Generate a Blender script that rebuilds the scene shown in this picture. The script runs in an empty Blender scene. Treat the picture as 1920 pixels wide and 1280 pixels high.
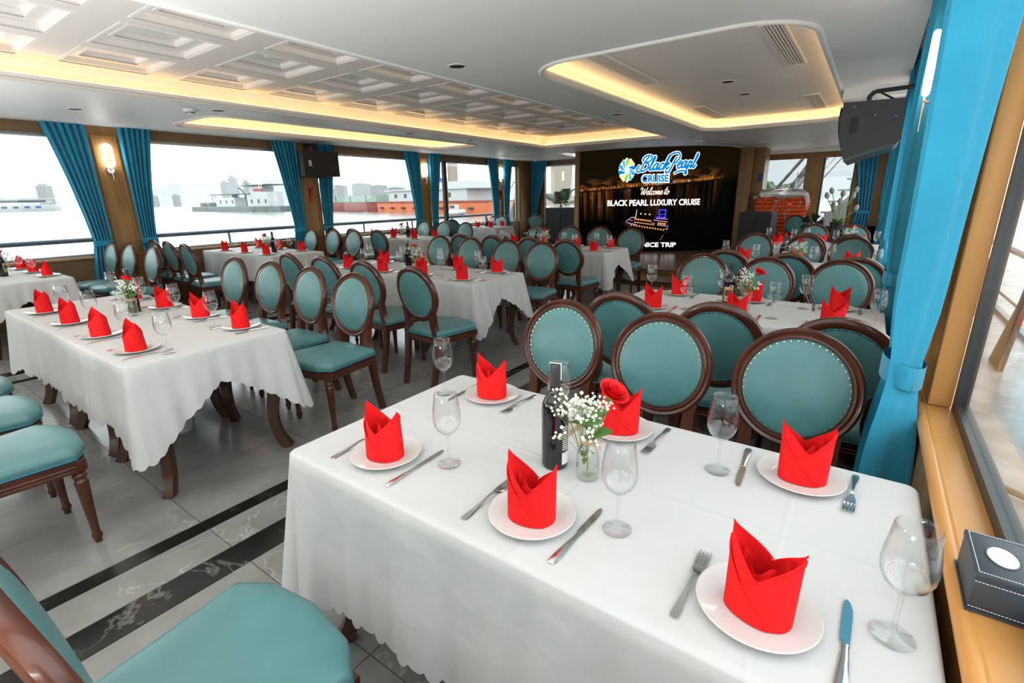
import bpy, bmesh, math, random
from math import sin, cos, pi, radians, sqrt, atan2, hypot, floor
from mathutils import Vector, Matrix
random.seed(11)
scene = bpy.context.scene
COL = scene.collection

# ------------------------------------------------------------------ camera
def make_camera():
    f, yaw, pitch, roll = 917.157, 0.623409, 0.286433, -0.018992
    F = Vector((-sin(yaw) * cos(pitch), cos(yaw) * cos(pitch), -sin(pitch)))
    Rv = Vector((cos(yaw), sin(yaw), 0)); U = Rv.cross(F)
    c, s = cos(roll), sin(roll)
    R2, U2 = c * Rv + s * U, -s * Rv + c * U
    cam = bpy.data.cameras.new('camera'); o = bpy.data.objects.new('camera', cam); COL.objects.link(o)
    cam.sensor_width = 36; cam.lens = f / 1920 * 36; cam.clip_start = 0.02; cam.clip_end = 6000
    m = Matrix((R2, U2, -F)).transposed().to_4x4(); m.translation = Vector((0, 0, 1.5))
    o.matrix_world = m; scene.camera = o
make_camera()

# ------------------------------------------------------------------ world and exposure
SKY = 2.9
w = bpy.data.worlds.new('overcast_sky'); scene.world = w; w.use_nodes = True
bg = w.node_tree.nodes['Background']; bg.inputs[0].default_value = (0.94, 0.975, 1.0, 1); bg.inputs[1].default_value = SKY
scene.view_settings.view_transform = 'Standard'; scene.view_settings.look = 'None'
scene.view_settings.exposure = 0.4; scene.view_settings.gamma = 1.0; scene.view_settings.use_curve_mapping = False
cy = scene.cycles
cy.max_bounces = 9; cy.diffuse_bounces = 5; cy.glossy_bounces = 4; cy.transmission_bounces = 6
cy.transparent_max_bounces = 24; cy.caustics_reflective = False; cy.caustics_refractive = False
cy.sample_clamp_indirect = 6.0; cy.use_denoising = True

# added fill lights, unseen behind the camera, turned up to bounce off the ceiling
for sx, sy, en in ((-0.5, -0.6, 62), (-3.0, -0.6, 72), (-6.4, -0.6, 50)):
    fl = bpy.data.lights.new('bounce_fill', 'AREA'); fl.energy = en; fl.size = 0.5; fl.color = (1.0, 0.985, 0.955)
    flo = bpy.data.objects.new('bounce_fill', fl); COL.objects.link(flo); flo.location = (sx, sy, 0.95); flo.rotation_euler = (radians(180 - 13), 0, 0)

# ------------------------------------------------------------------ materials
MATS = {}
def nodes_of(m):
    m.use_nodes = True
    return m.node_tree, m.node_tree.nodes, m.node_tree.links
def mat(name, color, rough=0.5, metal=0.0, spec=0.5, coat=0.0, noise=None, bump=None, sheen=0.0, emit=None, estr=0.0, trans=0.0, ior=1.45, rand=0.0):
    """principled; noise=(scale, amount[, stretch xyz]) varies the colour; bump=(scale, strength, distance[, stretch])"""
    m = bpy.data.materials.new(name); nt, N, L = nodes_of(m); b = N['Principled BSDF']
    b.inputs['Base Color'].default_value = (*color, 1); b.inputs['Roughness'].default_value = rough
    b.inputs['Metallic'].default_value = metal; b.inputs['Specular IOR Level'].default_value = spec
    b.inputs['Coat Weight'].default_value = coat; b.inputs['Coat Roughness'].default_value = 0.12
    b.inputs['Sheen Weight'].default_value = sheen; b.inputs['IOR'].default_value = ior
    b.inputs['Transmission Weight'].default_value = trans
    if emit: b.inputs['Emission Color'].default_value = (*emit, 1); b.inputs['Emission Strength'].default_value = estr
    tc = N.new('ShaderNodeTexCoord')
    def tex(scale, stretch, detail=4):
        mp = N.new('ShaderNodeMapping'); mp.inputs['Scale'].default_value = stretch
        L.new(tc.outputs['Object'], mp.inputs[0])
        t = N.new('ShaderNodeTexNoise'); t.inputs['Scale'].default_value = scale; t.inputs['Detail'].default_value = detail
        L.new(mp.outputs[0], t.inputs['Vector']); return t
    colsock = None
    if noise:
        t = tex(noise[0], noise[2] if len(noise) > 2 else (1, 1, 1))
        r = N.new('ShaderNodeMapRange'); r.inputs[1].default_value = 0.3; r.inputs[2].default_value = 0.7
        r.inputs[3].default_value = 1 - noise[1]; r.inputs[4].default_value = 1 + noise[1]
        L.new(t.outputs[0], r.inputs[0])
        mx = N.new('ShaderNodeVectorMath'); mx.operation = 'SCALE'; mx.inputs[0].default_value = color
        L.new(r.outputs[0], mx.inputs['Scale']); colsock = mx.outputs[0]
    if rand:
        oi = N.new('ShaderNodeObjectInfo'); r2 = N.new('ShaderNodeMapRange')
        r2.inputs[3].default_value = 1 - rand; r2.inputs[4].default_value = 1 + rand
        L.new(oi.outputs['Random'], r2.inputs[0])
        mx2 = N.new('ShaderNodeVectorMath'); mx2.operation = 'SCALE'; mx2.inputs[0].default_value = color
        if colsock: L.new(colsock, mx2.inputs[0])
        L.new(r2.outputs[0], mx2.inputs['Scale']); colsock = mx2.outputs[0]
    if colsock: L.new(colsock, b.inputs['Base Color'])
    if bump:
        t = tex(bump[0], bump[3] if len(bump) > 3 else (1, 1, 1))
        bp = N.new('ShaderNodeBump'); bp.inputs['Strength'].default_value = bump[1]; bp.inputs['Distance'].default_value = bump[2]
        L.new(t.outputs[0], bp.inputs['Height']); L.new(bp.outputs[0], b.inputs['Normal'])
    MATS[name] = m
    return m
def emis(name, color, strength):
    m = bpy.data.materials.new(name); nt, N, L = nodes_of(m)
    for n in list(N):
        if n.type == 'BSDF_PRINCIPLED': N.remove(n)
    e = N.new('ShaderNodeEmission'); e.inputs[0].default_value = (*color, 1); e.inputs[1].default_value = strength
    L.new(e.outputs[0], N['Material Output'].inputs[0]); MATS[name] = m
    return m
def thin_glass(name, tint, refl=1.0, edge=0.0):
    m = bpy.data.materials.new(name); nt, N, L = nodes_of(m)
    for n in list(N):
        if n.type == 'BSDF_PRINCIPLED': N.remove(n)
    tr = N.new('ShaderNodeBsdfTransparent'); tr.inputs[0].default_value = (*tint, 1)
    gl = N.new('ShaderNodeBsdfGlossy'); gl.inputs['Roughness'].default_value = 0.02
    fr = N.new('ShaderNodeLayerWeight'); fr.inputs[0].default_value = 0.5
    pw = N.new('ShaderNodeMath'); pw.operation = 'POWER'; pw.inputs[1].default_value = 3.2; L.new(fr.outputs['Facing'], pw.inputs[0])
    mu = N.new('ShaderNodeMath'); mu.operation = 'MULTIPLY_ADD'; mu.inputs[1].default_value = 0.8 * refl; mu.inputs[2].default_value = 0.035 * refl; mu.use_clamp = True
    mx = N.new('ShaderNodeMixShader')
    L.new(pw.outputs[0], mu.inputs[0]); L.new(mu.outputs[0], mx.inputs[0])
    L.new(tr.outputs[0], mx.inputs[1]); L.new(gl.outputs[0], mx.inputs[2]); L.new(mx.outputs[0], N['Material Output'].inputs[0])
    MATS[name] = m
    return m

mat('teal', (0.082, 0.212, 0.217), 0.36, spec=0.5, noise=(7, 0.10), bump=(260, 0.12, 0.002))
mat('teal_braid', (0.02, 0.17, 0.24), 0.6)
mat('mahogany', (0.068, 0.0185, 0.009), 0.28, coat=0.25, noise=(9, 0.35, (1, 1, 0.15)))
mat('tablewood', (0.062, 0.024, 0.013), 0.34, coat=0.2, noise=(10, 0.3, (1, 1, 0.2)))
mat('brass', (0.80, 0.50, 0.17), 0.28, metal=1.0)
mat('napkin', (0.74, 0.012, 0.014), 0.85, spec=0.2, noise=(40, 0.05), bump=(500, 0.25, 0.001))
mat('porcelain', (0.60, 0.60, 0.59), 0.12, spec=0.6)
mat('steel', (0.62, 0.62, 0.62), 0.16, metal=1.0)
mat('chrome', (0.75, 0.74, 0.72), 0.12, metal=1.0)
mat('wine_glass_dark', (0.004, 0.005, 0.006), 0.05, spec=0.9)
mat('capsule', (0.035, 0.037, 0.04), 0.45)
mat('label_white', (0.8, 0.8, 0.78), 0.6)
mat('label_gold', (0.55, 0.40, 0.2), 0.5)
mat('label_ink', (0.05, 0.05, 0.05), 0.6)
mat('rose', (0.74, 0.012, 0.018), 0.55, spec=0.3, noise=(60, 0.12))
mat('leaf', (0.10, 0.22, 0.045), 0.5, noise=(30, 0.25))
mat('stem', (0.22, 0.30, 0.10), 0.6)
mat('blossom', (0.86, 0.86, 0.80), 0.9)
mat('twine', (0.55, 0.36, 0.22), 0.9)
mat('water_in_vase', (0.9, 0.93, 0.9), 0.0)
mat('curtain', (0.022, 0.265, 0.42), 0.78, spec=0.25, sheen=0.25, noise=(5, 0.08), bump=(95, 0.55, 0.006, (1, 1, 0.3)))
mat('pillarwood', (0.29, 0.155, 0.05), 0.38, spec=0.4, noise=(14, 0.22, (1, 1, 0.12)))
mat('jambwood', (0.60, 0.285, 0.08), 0.36, spec=0.4, coat=0.2, noise=(5, 0.16, (1, 0.25, 0.25)))
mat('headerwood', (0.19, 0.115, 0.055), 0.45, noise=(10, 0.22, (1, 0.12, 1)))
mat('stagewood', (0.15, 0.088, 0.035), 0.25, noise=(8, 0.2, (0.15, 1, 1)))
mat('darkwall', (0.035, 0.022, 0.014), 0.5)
mat('ceiling_paint', (0.88, 0.89, 0.88), 0.5, spec=0.5)
mat('coffer_paint', (0.80, 0.79, 0.77), 0.6)
mat('trim_white', (0.84, 0.84, 0.83), 0.5)
mat('black_alu', (0.024, 0.029, 0.031), 0.35, spec=0.5)
mat('grey_alu', (0.30, 0.33, 0.35), 0.35, metal=0.6)
mat('black_plastic', (0.020, 0.021, 0.023), 0.5, bump=(350, 0.3, 0.002))
mat('grille', (0.013, 0.014, 0.015), 0.6, bump=(600, 0.6, 0.003))
mat('leather_black', (0.035, 0.045, 0.055), 0.42, bump=(300, 0.2, 0.001))
mat('stitch', (0.75, 0.78, 0.8), 0.7)
mat('tissue', (0.88, 0.88, 0.88), 0.9)
mat('red_plastic', (0.60, 0.012, 0.012), 0.35)
mat('pipe_rail', (0.10, 0.13, 0.17), 0.3, metal=0.4)
mat('steel_rail', (0.50, 0.50, 0.49), 0.25, metal=0.9)
mat('rust_post', (0.23, 0.135, 0.10), 0.6, noise=(12, 0.2))
mat('deck', (0.44, 0.40, 0.37), 0.3, noise=(6, 0.3))
mat('bulwark', (0.32, 0.35, 0.37), 0.5)
mat('rope', (0.35, 0.27, 0.19), 0.9)
mat('orange_jacket', (0.78, 0.085, 0.012), 0.6, noise=(9, 0.15))
mat('grey_strap', (0.33, 0.31, 0.25), 0.5)
mat('hull_red', (0.24, 0.065, 0.058), 0.6, noise=(0.3, 0.15))
mat('hull_orange', (0.50, 0.12, 0.035), 0.6, noise=(0.3, 0.12))
mat('hull_green', (0.22, 0.29, 0.255), 0.6)
mat('hull_grey', (0.10, 0.12, 0.115), 0.6, noise=(0.5, 0.3))
mat('boat_white', (0.42, 0.43, 0.43), 0.5)
mat('boat_dark', (0.045, 0.05, 0.055), 0.5)
mat('boat_blue', (0.03, 0.09, 0.28), 0.5)
mat('boat_red', (0.35, 0.04, 0.05), 0.5)
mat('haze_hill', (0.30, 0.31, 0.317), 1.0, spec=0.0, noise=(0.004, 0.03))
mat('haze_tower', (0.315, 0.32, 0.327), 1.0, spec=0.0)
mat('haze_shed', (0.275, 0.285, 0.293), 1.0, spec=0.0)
mat('concrete_far', (0.30, 0.26, 0.215), 1.0, spec=0.0)
mat('stair_white', (0.27, 0.28, 0.28), 0.5)
mat('stair_grey', (0.10, 0.108, 0.11), 0.5)
mat('stair_rail', (0.055, 0.04, 0.045), 0.4)
mat('palm', (0.05, 0.11, 0.045), 0.6)
mat('palm_pale', (0.10, 0.12, 0.075), 0.7)
mat('bark', (0.13, 0.11, 0.085), 0.9)
mat('tulip', (0.33, 0.31, 0.26), 0.8)
mat('vase_dark', (0.02, 0.018, 0.016), 0.4)
mat('plastic_bag', (0.75, 0.70, 0.70), 0.25, trans=0.55)
mat('white_bucket', (0.6, 0.6, 0.57), 0.4)
mat('bluelabel', (0.03, 0.06, 0.12), 0.4)
mat('led_body', (0.3, 0.3, 0.3), 0.5)
emis('sconce_glow', (0.97, 0.98, 1.0), 13.0)
emis('cove_led', (1.0, 0.57, 0.22), 8.5)
emis('txt_white', (1, 1, 1), 1.15)
emis('txt_blue', (0.0, 0.19, 0.56), 1.0)
emis('txt_blue2', (0.05, 0.30, 0.60), 1.0)
emis('txt_teal', (0.09, 0.44, 0.53), 1.0)
emis('txt_green', (0.24, 0.52, 0.07), 1.0)
emis('txt_yellow', (0.72, 0.78, 0.17), 1.0)
emis('txt_cream', (0.85, 0.72, 0.62), 1.0)
emis('ship_orange', (0.75, 0.30, 0.08), 1.0)
emis('ship_pink', (0.72, 0.38, 0.62), 1.0)
emis('ship_blue', (0.07, 0.05, 0.65), 1.0)
emis('ship_glow', (0.12, 0.08, 0.07), 1.0)
emis('ship_hull', (0.012, 0.008, 0.01), 1.0)
thin_glass('pane', (0.93, 0.96, 0.95), 0.75)
thin_glass('stemware', (0.985, 0.99, 0.99), 1.15)
thin_glass('vase_glass', (0.975, 0.985, 0.975), 1.2)
thin_glass('vase_water', (0.98, 0.99, 0.98), 0.4)

def cloth_material():
    m = mat('tablecloth', (0.525, 0.525, 0.522), 0.75, spec=0.25)
    nt, N, L = nodes_of(m); b = N['Principled BSDF']
    b.inputs['Sheen Weight'].default_value = 0.15
    tc = N.new('ShaderNodeTexCoord')
    t = N.new('ShaderNodeTexNoise'); t.inputs['Scale'].default_value = 7; t.inputs['Detail'].default_value = 3
    L.new(tc.outputs['Object'], t.inputs['Vector'])
    sp = N.new('ShaderNodeSeparateXYZ'); L.new(tc.outputs['Object'], sp.inputs[0])
    def crease(sock, period, off):
        a = N.new('ShaderNodeMath'); a.operation = 'MULTIPLY_ADD'; a.inputs[1].default_value = 1 / period; a.inputs[2].default_value = off
        L.new(sock, a.inputs[0])
        fr = N.new('ShaderNodeMath'); fr.operation = 'PINGPONG'; fr.inputs[1].default_value = 0.5; L.new(a.outputs[0], fr.inputs[0])
        r = N.new('ShaderNodeMapRange'); r.inputs[1].default_value = 0; r.inputs[2].default_value = 0.02; r.inputs[3].default_value = 1; r.inputs[4].default_value = 0
        L.new(fr.outputs[0], r.inputs[0]); return r.outputs[0]
    c1 = crease(sp.outputs[0], 0.47, 0.12); c2 = crease(sp.outputs[1], 0.41, 0.32)
    ad = N.new('ShaderNodeMath'); ad.operation = 'MAXIMUM'; L.new(c1, ad.inputs[0]); L.new(c2, ad.inputs[1])
    sm = N.new('ShaderNodeMath'); sm.operation = 'MULTIPLY_ADD'; sm.inputs[1].default_value = 0.12; L.new(ad.outputs[0], sm.inputs[0]); L.new(t.outputs[0], sm.inputs[2])
    bp = N.new('ShaderNodeBump'); bp.inputs['Strength'].default_value = 0.55; bp.inputs['Distance'].default_value = 0.016
    L.new(sm.outputs[0], bp.inputs['Height']); L.new(bp.outputs[0], b.inputs['Normal'])
cloth_material()

def marble(name, base, vein, amount, rough=0.2):
    m = mat(name, base, rough, spec=0.5)
    nt, N, L = nodes_of(m); b = N['Principled BSDF']
    tc = N.new('ShaderNodeTexCoord'); oi = N.new('ShaderNodeObjectInfo')
    ad = N.new('ShaderNodeVectorMath'); ad.operation = 'MULTIPLY_ADD'; ad.inputs[1].default_value = (17, 23, 5)
    L.new(oi.outputs['Random'], ad.inputs[0]); L.new(tc.outputs['Object'], ad.inputs[2])
    n1 = N.new('ShaderNodeTexNoise'); n1.inputs['Scale'].default_value = 2.6; n1.inputs['Detail'].default_value = 5; n1.inputs['Distortion'].default_value = 0.5
    L.new(ad.outputs[0], n1.inputs['Vector'])
    d = N.new('ShaderNodeMath'); d.operation = 'SUBTRACT'; d.inputs[1].default_value = 0.5; L.new(n1.outputs[0], d.inputs[0])
    a = N.new('ShaderNodeMath'); a.operation = 'ABSOLUTE'; L.new(d.outputs[0], a.inputs[0])
    r = N.new('ShaderNodeMapRange'); r.inputs[1].default_value = 0.0; r.inputs[2].default_value = 0.010; r.inputs[3].default_value = amount; r.inputs[4].default_value = 0
    L.new(a.outputs[0], r.inputs[0])
    n3 = N.new('ShaderNodeTexNoise'); n3.inputs['Scale'].default_value = 1.4; L.new(ad.outputs[0], n3.inputs['Vector'])
    r3 = N.new('ShaderNodeMapRange'); r3.inputs[1].default_value = 0.40; r3.inputs[2].default_value = 0.58; L.new(n3.outputs[0], r3.inputs[0])
    mm = N.new('ShaderNodeMath'); mm.operation = 'MULTIPLY'; L.new(r.outputs[0], mm.inputs[0]); L.new(r3.outputs[0], mm.inputs[1])
    n2 = N.new('ShaderNodeTexNoise'); n2.inputs['Scale'].default_value = 5; n2.inputs['Detail'].default_value = 8; L.new(ad.outputs[0], n2.inputs['Vector'])
    r2 = N.new('ShaderNodeMapRange'); r2.inputs[1].default_value = 0.3; r2.inputs[2].default_value = 0.7; r2.inputs[3].default_value = 0.84; r2.inputs[4].default_value = 1.16
    L.new(n2.outputs[0], r2.inputs[0])
    sc = N.new('ShaderNodeVectorMath'); sc.operation = 'SCALE'; sc.inputs[0].default_value = base; L.new(r2.outputs[0], sc.inputs['Scale'])
    mx = N.new('ShaderNodeMix'); mx.data_type = 'RGBA'; mx.inputs['B'].default_value = (*vein, 1)
    L.new(mm.outputs[0], mx.inputs['Factor']); L.new(sc.outputs[0], mx.inputs['A']); L.new(mx.outputs['Result'], b.inputs['Base Color'])
marble('tile_grey', (0.235, 0.232, 0.221), (0.42, 0.41, 0.39), 0.7)
marble('tile_dark', (0.012, 0.012, 0.011), (0.16, 0.16, 0.15), 0.8)
mat('grout', (0.05, 0.05, 0.048), 0.8)

def sea_material():
    m = mat('sea', (0.20, 0.215, 0.21), 0.12, spec=0.5, ior=1.33)
    nt, N, L = nodes_of(m); b = N['Principled BSDF']
    tc = N.new('ShaderNodeTexCoord'); mp = N.new('ShaderNodeMapping'); mp.inputs['Scale'].default_value = (1.0, 0.45, 1)
    L.new(tc.outputs['Object'], mp.inputs[0])
    t = N.new('ShaderNodeTexNoise'); t.inputs['Scale'].default_value = 1.1; t.inputs['Detail'].default_value = 5; L.new(mp.outputs[0], t.inputs['Vector'])
    bp = N.new('ShaderNodeBump'); bp.inputs['Strength'].default_value = 0.55; bp.inputs['Distance'].default_value = 0.35
    L.new(t.outputs[0], bp.inputs['Height']); L.new(bp.outputs[0], b.inputs['Normal'])
sea_material()

# ------------------------------------------------------------------ mesh helpers
class MB:
    def __init__(s): s.v = []; s.f = []
    def add(s, vs, fs):
        o = len(s.v); s.v += [tuple(p) for p in vs]; s.f += [tuple(i + o for i in f) for f in fs]; return s
    def box(s, x0, x1, y0, y1, z0, z1, b=0.0):
        if b <= 0:
            return s.add([(x0, y0, z0), (x1, y0, z0), (x1, y1, z0), (x0, y1, z0), (x0, y0, z1), (x1, y0, z1), (x1, y1, z1), (x0, y1, z1)],
                         [(0, 3, 2, 1), (4, 5, 6, 7), (0, 1, 5, 4), (1, 2, 6, 5), (2, 3, 7, 6), (3, 0, 4, 7)])
        bm = bmesh.new(); bmesh.ops.create_cube(bm, size=1)
        for v in bm.verts: v.co = Vector(((x0 + x1) / 2 + v.co.x * (x1 - x0), (y0 + y1) / 2 + v.co.y * (y1 - y0), (z0 + z1) / 2 + v.co.z * (z1 - z0)))
        bmesh.ops.bevel(bm, geom=bm.edges[:], offset=b, segments=2, affect='EDGES', profile=0.5)
        bm.verts.index_update(); s.add([v.co for v in bm.verts], [[v.index for v in f.verts] for f in bm.faces]); bm.free(); return s
    def loops(s, rings, closed=True, cap0=True, cap1=True):
        n = len(rings[0]); o = len(s.v)
        for r in rings: s.v += [tuple(p) for p in r]
        for i in range(len(rings) - 1):
            for j in range(n if closed else n - 1):
                a = o + i * n + j; b = o + i * n + (j + 1) % n
                s.f.append((a, b, b + n, a + n))
        if cap0: s.f.append(tuple(o + j for j in reversed(range(n))))
        if cap1: s.f.append(tuple(o + (len(rings) - 1) * n + j for j in range(n)))
        return s
    def tube(s, pts, r, n=8, cap=True, flat=None):
        pts = [Vector(p) for p in pts]; rings = []
        up = None
        for i, p in enumerate(pts):
            t = (pts[min(i + 1, len(pts) - 1)] - pts[max(i - 1, 0)])
            if t.length < 1e-9: t = Vector((0, 0, 1))
            t.normalize()
            if up is None:
                up = Vector((0, 0, 1)) if abs(t.z) < 0.9 else Vector((1, 0, 0))
            a = t.cross(up)
            if a.length < 1e-6: a = t.cross(Vector((0.3, 1, 0.2)))
            a.normalize(); b = a.cross(t).normalized(); up = b
            rr = r[i] if isinstance(r, (list, tuple)) else r
            rings.append([p + (a * cos(2 * pi * k / n) + b * sin(2 * pi * k / n)) * rr for k in range(n)])
        return s.loops(rings, True, cap, cap)
    def bar(s, pts, secs, side):
        """rectangular section bar: secs[i]=(half width along side, half depth)"""
        side = Vector(side).normalized(); pts = [Vector(p) for p in pts]; rings = []
        for i, p in enumerate(pts):
            t = (pts[min(i + 1, len(pts) - 1)] - pts[max(i - 1, 0)]).normalized()
            d = t.cross(side).normalized(); h, k = secs[i] if isinstance(secs, list) else secs
            rings.append([p + side * h + d * k, p - side * h + d * k, p - side * h - d * k, p + side * h - d * k])
        return s.loops(rings)
    def lathe(s, prof, n=24, c=(0, 0, 0), cap0=False, cap1=False, sx=1, sy=1):
        rings = [[(c[0] + r * cos(2 * pi * k / n) * sx, c[1] + r * sin(2 * pi * k / n) * sy, c[2] + z) for k in range(n)] for r, z in prof]
        return s.loops(rings, True, cap0, cap1)
    def grid(s, fn, nu, nv):
        o = len(s.v)
        for i in range(nu + 1):
            for j in range(nv + 1): s.v.append(tuple(fn(i / nu, j / nv)))
        for i in range(nu):
            for j in range(nv):
                a = o + i * (nv + 1) + j; s.f.append((a, a + nv + 1, a + nv + 2, a + 1))
        return s
    def prism(s, poly, z0, z1, M=None):
        n = len(poly); vs = [Vector((p[0], p[1], z0)) for p in poly] + [Vector((p[0], p[1], z1)) for p in poly]
        if M: vs = [M @ v for v in vs]
        return s.add(vs, [tuple(reversed(range(n))), tuple(range(n, 2 * n))] + [(i, (i + 1) % n, (i + 1) % n + n, i + n) for i in range(n)])
    def ball(s, c, r, n=6, m=4, sz=1.0):
        rings = [[(c[0] + r * sin(pi * (i + .5) / m) * cos(2 * pi * k / n), c[1] + r * sin(pi * (i + .5) / m) * sin(2 * pi * k / n), c[2] - sz * r * cos(pi * (i + .5) / m)) for k in range(n)] for i in range(m)]
        return s.loops(rings)
    def mesh(s, name, material, smooth=True, angle=38):
        me = bpy.data.meshes.new(name); me.from_pydata(s.v, [], s.f); me.update()
        if material: me.materials.append(MATS[material])
        if smooth and s.f:
            me.polygons.foreach_set('use_smooth', [True] * len(me.polygons)); me.set_sharp_from_angle(angle=radians(angle))
        return me
def link(name, me, parent=None, loc=None, rz=None):
    o = bpy.data.objects.new(name, me); COL.objects.link(o)
    if parent: o.parent = parent
    if loc is not None: o.location = loc
    if rz is not None: o.rotation_euler = (0, 0, rz)
    return o
def ob(name, mb, material, parent=None, smooth=True, angle=38, loc=None, rz=None):
    return link(name, mb.mesh(name, material, smooth, angle), parent, loc, rz)
def tag(o, label, cat, group=None):
    o['label'] = label; o['category'] = cat
    if group: o['group'] = group
    return o
def thing(name, label, cat, loc=(0, 0, 0), rz=0.0, group=None):
    o = link(name, None, None, loc, rz); o.empty_display_size = 0.1
    return tag(o, label, cat, group)
def struct(o, label=None):
    o['kind'] = 'structure'
    if label: o['label'] = label
    return o
def stuff(o): o['kind'] = 'stuff'; return o
def catmull(c, n=8, closed=False):
    c = [Vector(p) for p in c]
    c = ([c[-1]] + c + [c[0], c[1]]) if closed else ([2 * c[0] - c[1]] + c + [2 * c[-1] - c[-2]])
    out = []
    for i in range(1, len(c) - 2):
        for k in range(n):
            t = k / n; p0, p1, p2, p3 = c[i - 1], c[i], c[i + 1], c[i + 2]
            out.append(0.5 * (2 * p1 + (p2 - p0) * t + (2 * p0 - 5 * p1 + 4 * p2 - p3) * t * t + (3 * p1 - p0 - 3 * p2 + p3) * t ** 3))
    if not closed: out.append(c[-2])
    return out
def chaikin(p, k=2):
    for _ in range(k):
        q = []
        for i in range(len(p)):
            a, b = p[i], p[(i + 1) % len(p)]
            q += [(a[0] * .75 + b[0] * .25, a[1] * .75 + b[1] * .25), (a[0] * .25 + b[0] * .75, a[1] * .25 + b[1] * .75)]
        p = q
    return p
def smooth01(t): t = max(0., min(1., t)); return t * t * (3 - 2 * t)
def instance(parts, root):
    """parts: [(name, mesh, [(subname, mesh), ...])] -> children of root, sharing mesh data"""
    for p in parts:
        o = link(p[0], p[1], root)
        if len(p) > 3 and p[3]: o['kind'] = p[3]
        for q in (p[2] if len(p) > 2 and p[2] else []):
            c = link(q[0], q[1], o)
            if len(q) > 2: c['kind'] = q[2]
# ------------------------------------------------------------------ the room
XL, XR, ZC, YB, YFL, YFR = -8.925, 0.25, 2.55, -3.6, 13.65, 15.5

def fill_poly(outer, holes, z, thick=0.0):
    cu = bpy.data.curves.new('tmp', 'CURVE'); cu.dimensions = '2D'; cu.fill_mode = 'BOTH'; cu.extrude = thick / 2
    for poly in [outer] + holes:
        sp = cu.splines.new('POLY'); sp.points.add(len(poly) - 1)
        for p, q in zip(sp.points, poly): p.co = (q[0], q[1], 0, 1)
        sp.use_cyclic_u = True
    o = bpy.data.objects.new('tmp', cu); COL.objects.link(o)
    dg = bpy.context.evaluated_depsgraph_get(); me = bpy.data.meshes.new_from_object(o.evaluated_get(dg))
    bpy.data.objects.remove(o); bpy.data.curves.remove(cu)
    mb = MB(); mb.add([(v.co.x, v.co.y, v.co.z + z) for v in me.vertices], [tuple(p.vertices) for p in me.polygons]); bpy.data.meshes.remove(me)
    return mb
def rrect(x0, x1, y0, y1, r, off=0.0, n=10):
    x0 -= off; x1 += off; y0 -= off; y1 += off; r += off
    if r < 1e-4: return [(x0, y0), (x1, y0), (x1, y1), (x0, y1)]
    out = []
    for cx, cy_, a0 in ((x1 - r, y0 + r, -90), (x1 - r, y1 - r, 0), (x0 + r, y1 - r, 90), (x0 + r, y0 + r, 180)):
        out += [(cx + r * cos(radians(a0 + 90 * k / n)), cy_ + r * sin(radians(a0 + 90 * k / n))) for k in range(n + 1)]
    return out

# floor: grout bed plus one object per tile
def build_floor():
    base = struct(ob('floor', MB().box(XL - 0.4, XR + 0.2, YB, YFR + 0.6, -0.06, -0.004), 'grout', smooth=False), 'grey marble tiled floor with dark inlaid bands')
    xs = [(-1.98 + 0.8 * i, -1.98 + 0.8 * (i + 1), 'tile_grey') for i in range(2)] + [(-0.38, 0.30, 'tile_grey')]
    xs += [(-2.145, -1.98, 'tile_dark'), (-2.365, -2.145, 'tile_grey'), (-2.455, -2.365, 'tile_dark')]
    xs += [(-3.0, -2.455, 'tile_grey'), (-3.8, -3.0, 'tile_grey'), (-4.6, -3.8, 'tile_grey'), (-5.4, -4.6, 'tile_grey'), (-5.95, -5.4, 'tile_grey')]
    xs += [(-6.04, -5.95, 'tile_dark'), (-6.26, -6.04, 'tile_grey'), (-6.42, -6.26, 'tile_dark'), (-7.22, -6.42, 'tile_grey'), (-8.02, -7.22, 'tile_grey'), (-8.95, -8.02, 'tile_grey')]
    cache = {}
    for (a, b, m) in xs:
        for j in range(-3, 12):
            y0 = 0.77 + 0.8 * j
            key = (round(b - a, 3), m)
            if key not in cache:
                wd = (b - a) / 2; g = 0.0018
                cache[key] = MB().box(-wd + g, wd - g, -0.4 + g, 0.4 - g, -0.004, 0.0).mesh('tile', m, False)
            link('tile', cache[key], base, ((a + b) / 2, y0 + 0.4, 0))
    far = ob('tile_field', MB().box(XL, XR, 10.37, YFR, -0.004, 0.0), 'tile_grey', base, False)
build_floor()

# stage with two low steps in front of the screen
stage = struct(ob('floor_stage', MB().box(-6.6, -1.2, 8.9, 13.3, 0.0, 0.18, 0.006), 'stagewood', smooth=False), 'low brown wooden stage under the screen')
ob('step', MB().box(-6.6, -1.2, 8.12, 8.895, 0.0, 0.085, 0.005), 'stagewood', stage, False)
ob('nosing', MB().box(-6.6, -1.2, 8.09, 8.119, 0.07, 0.09, 0.004), 'darkwall', stage, False)

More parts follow.
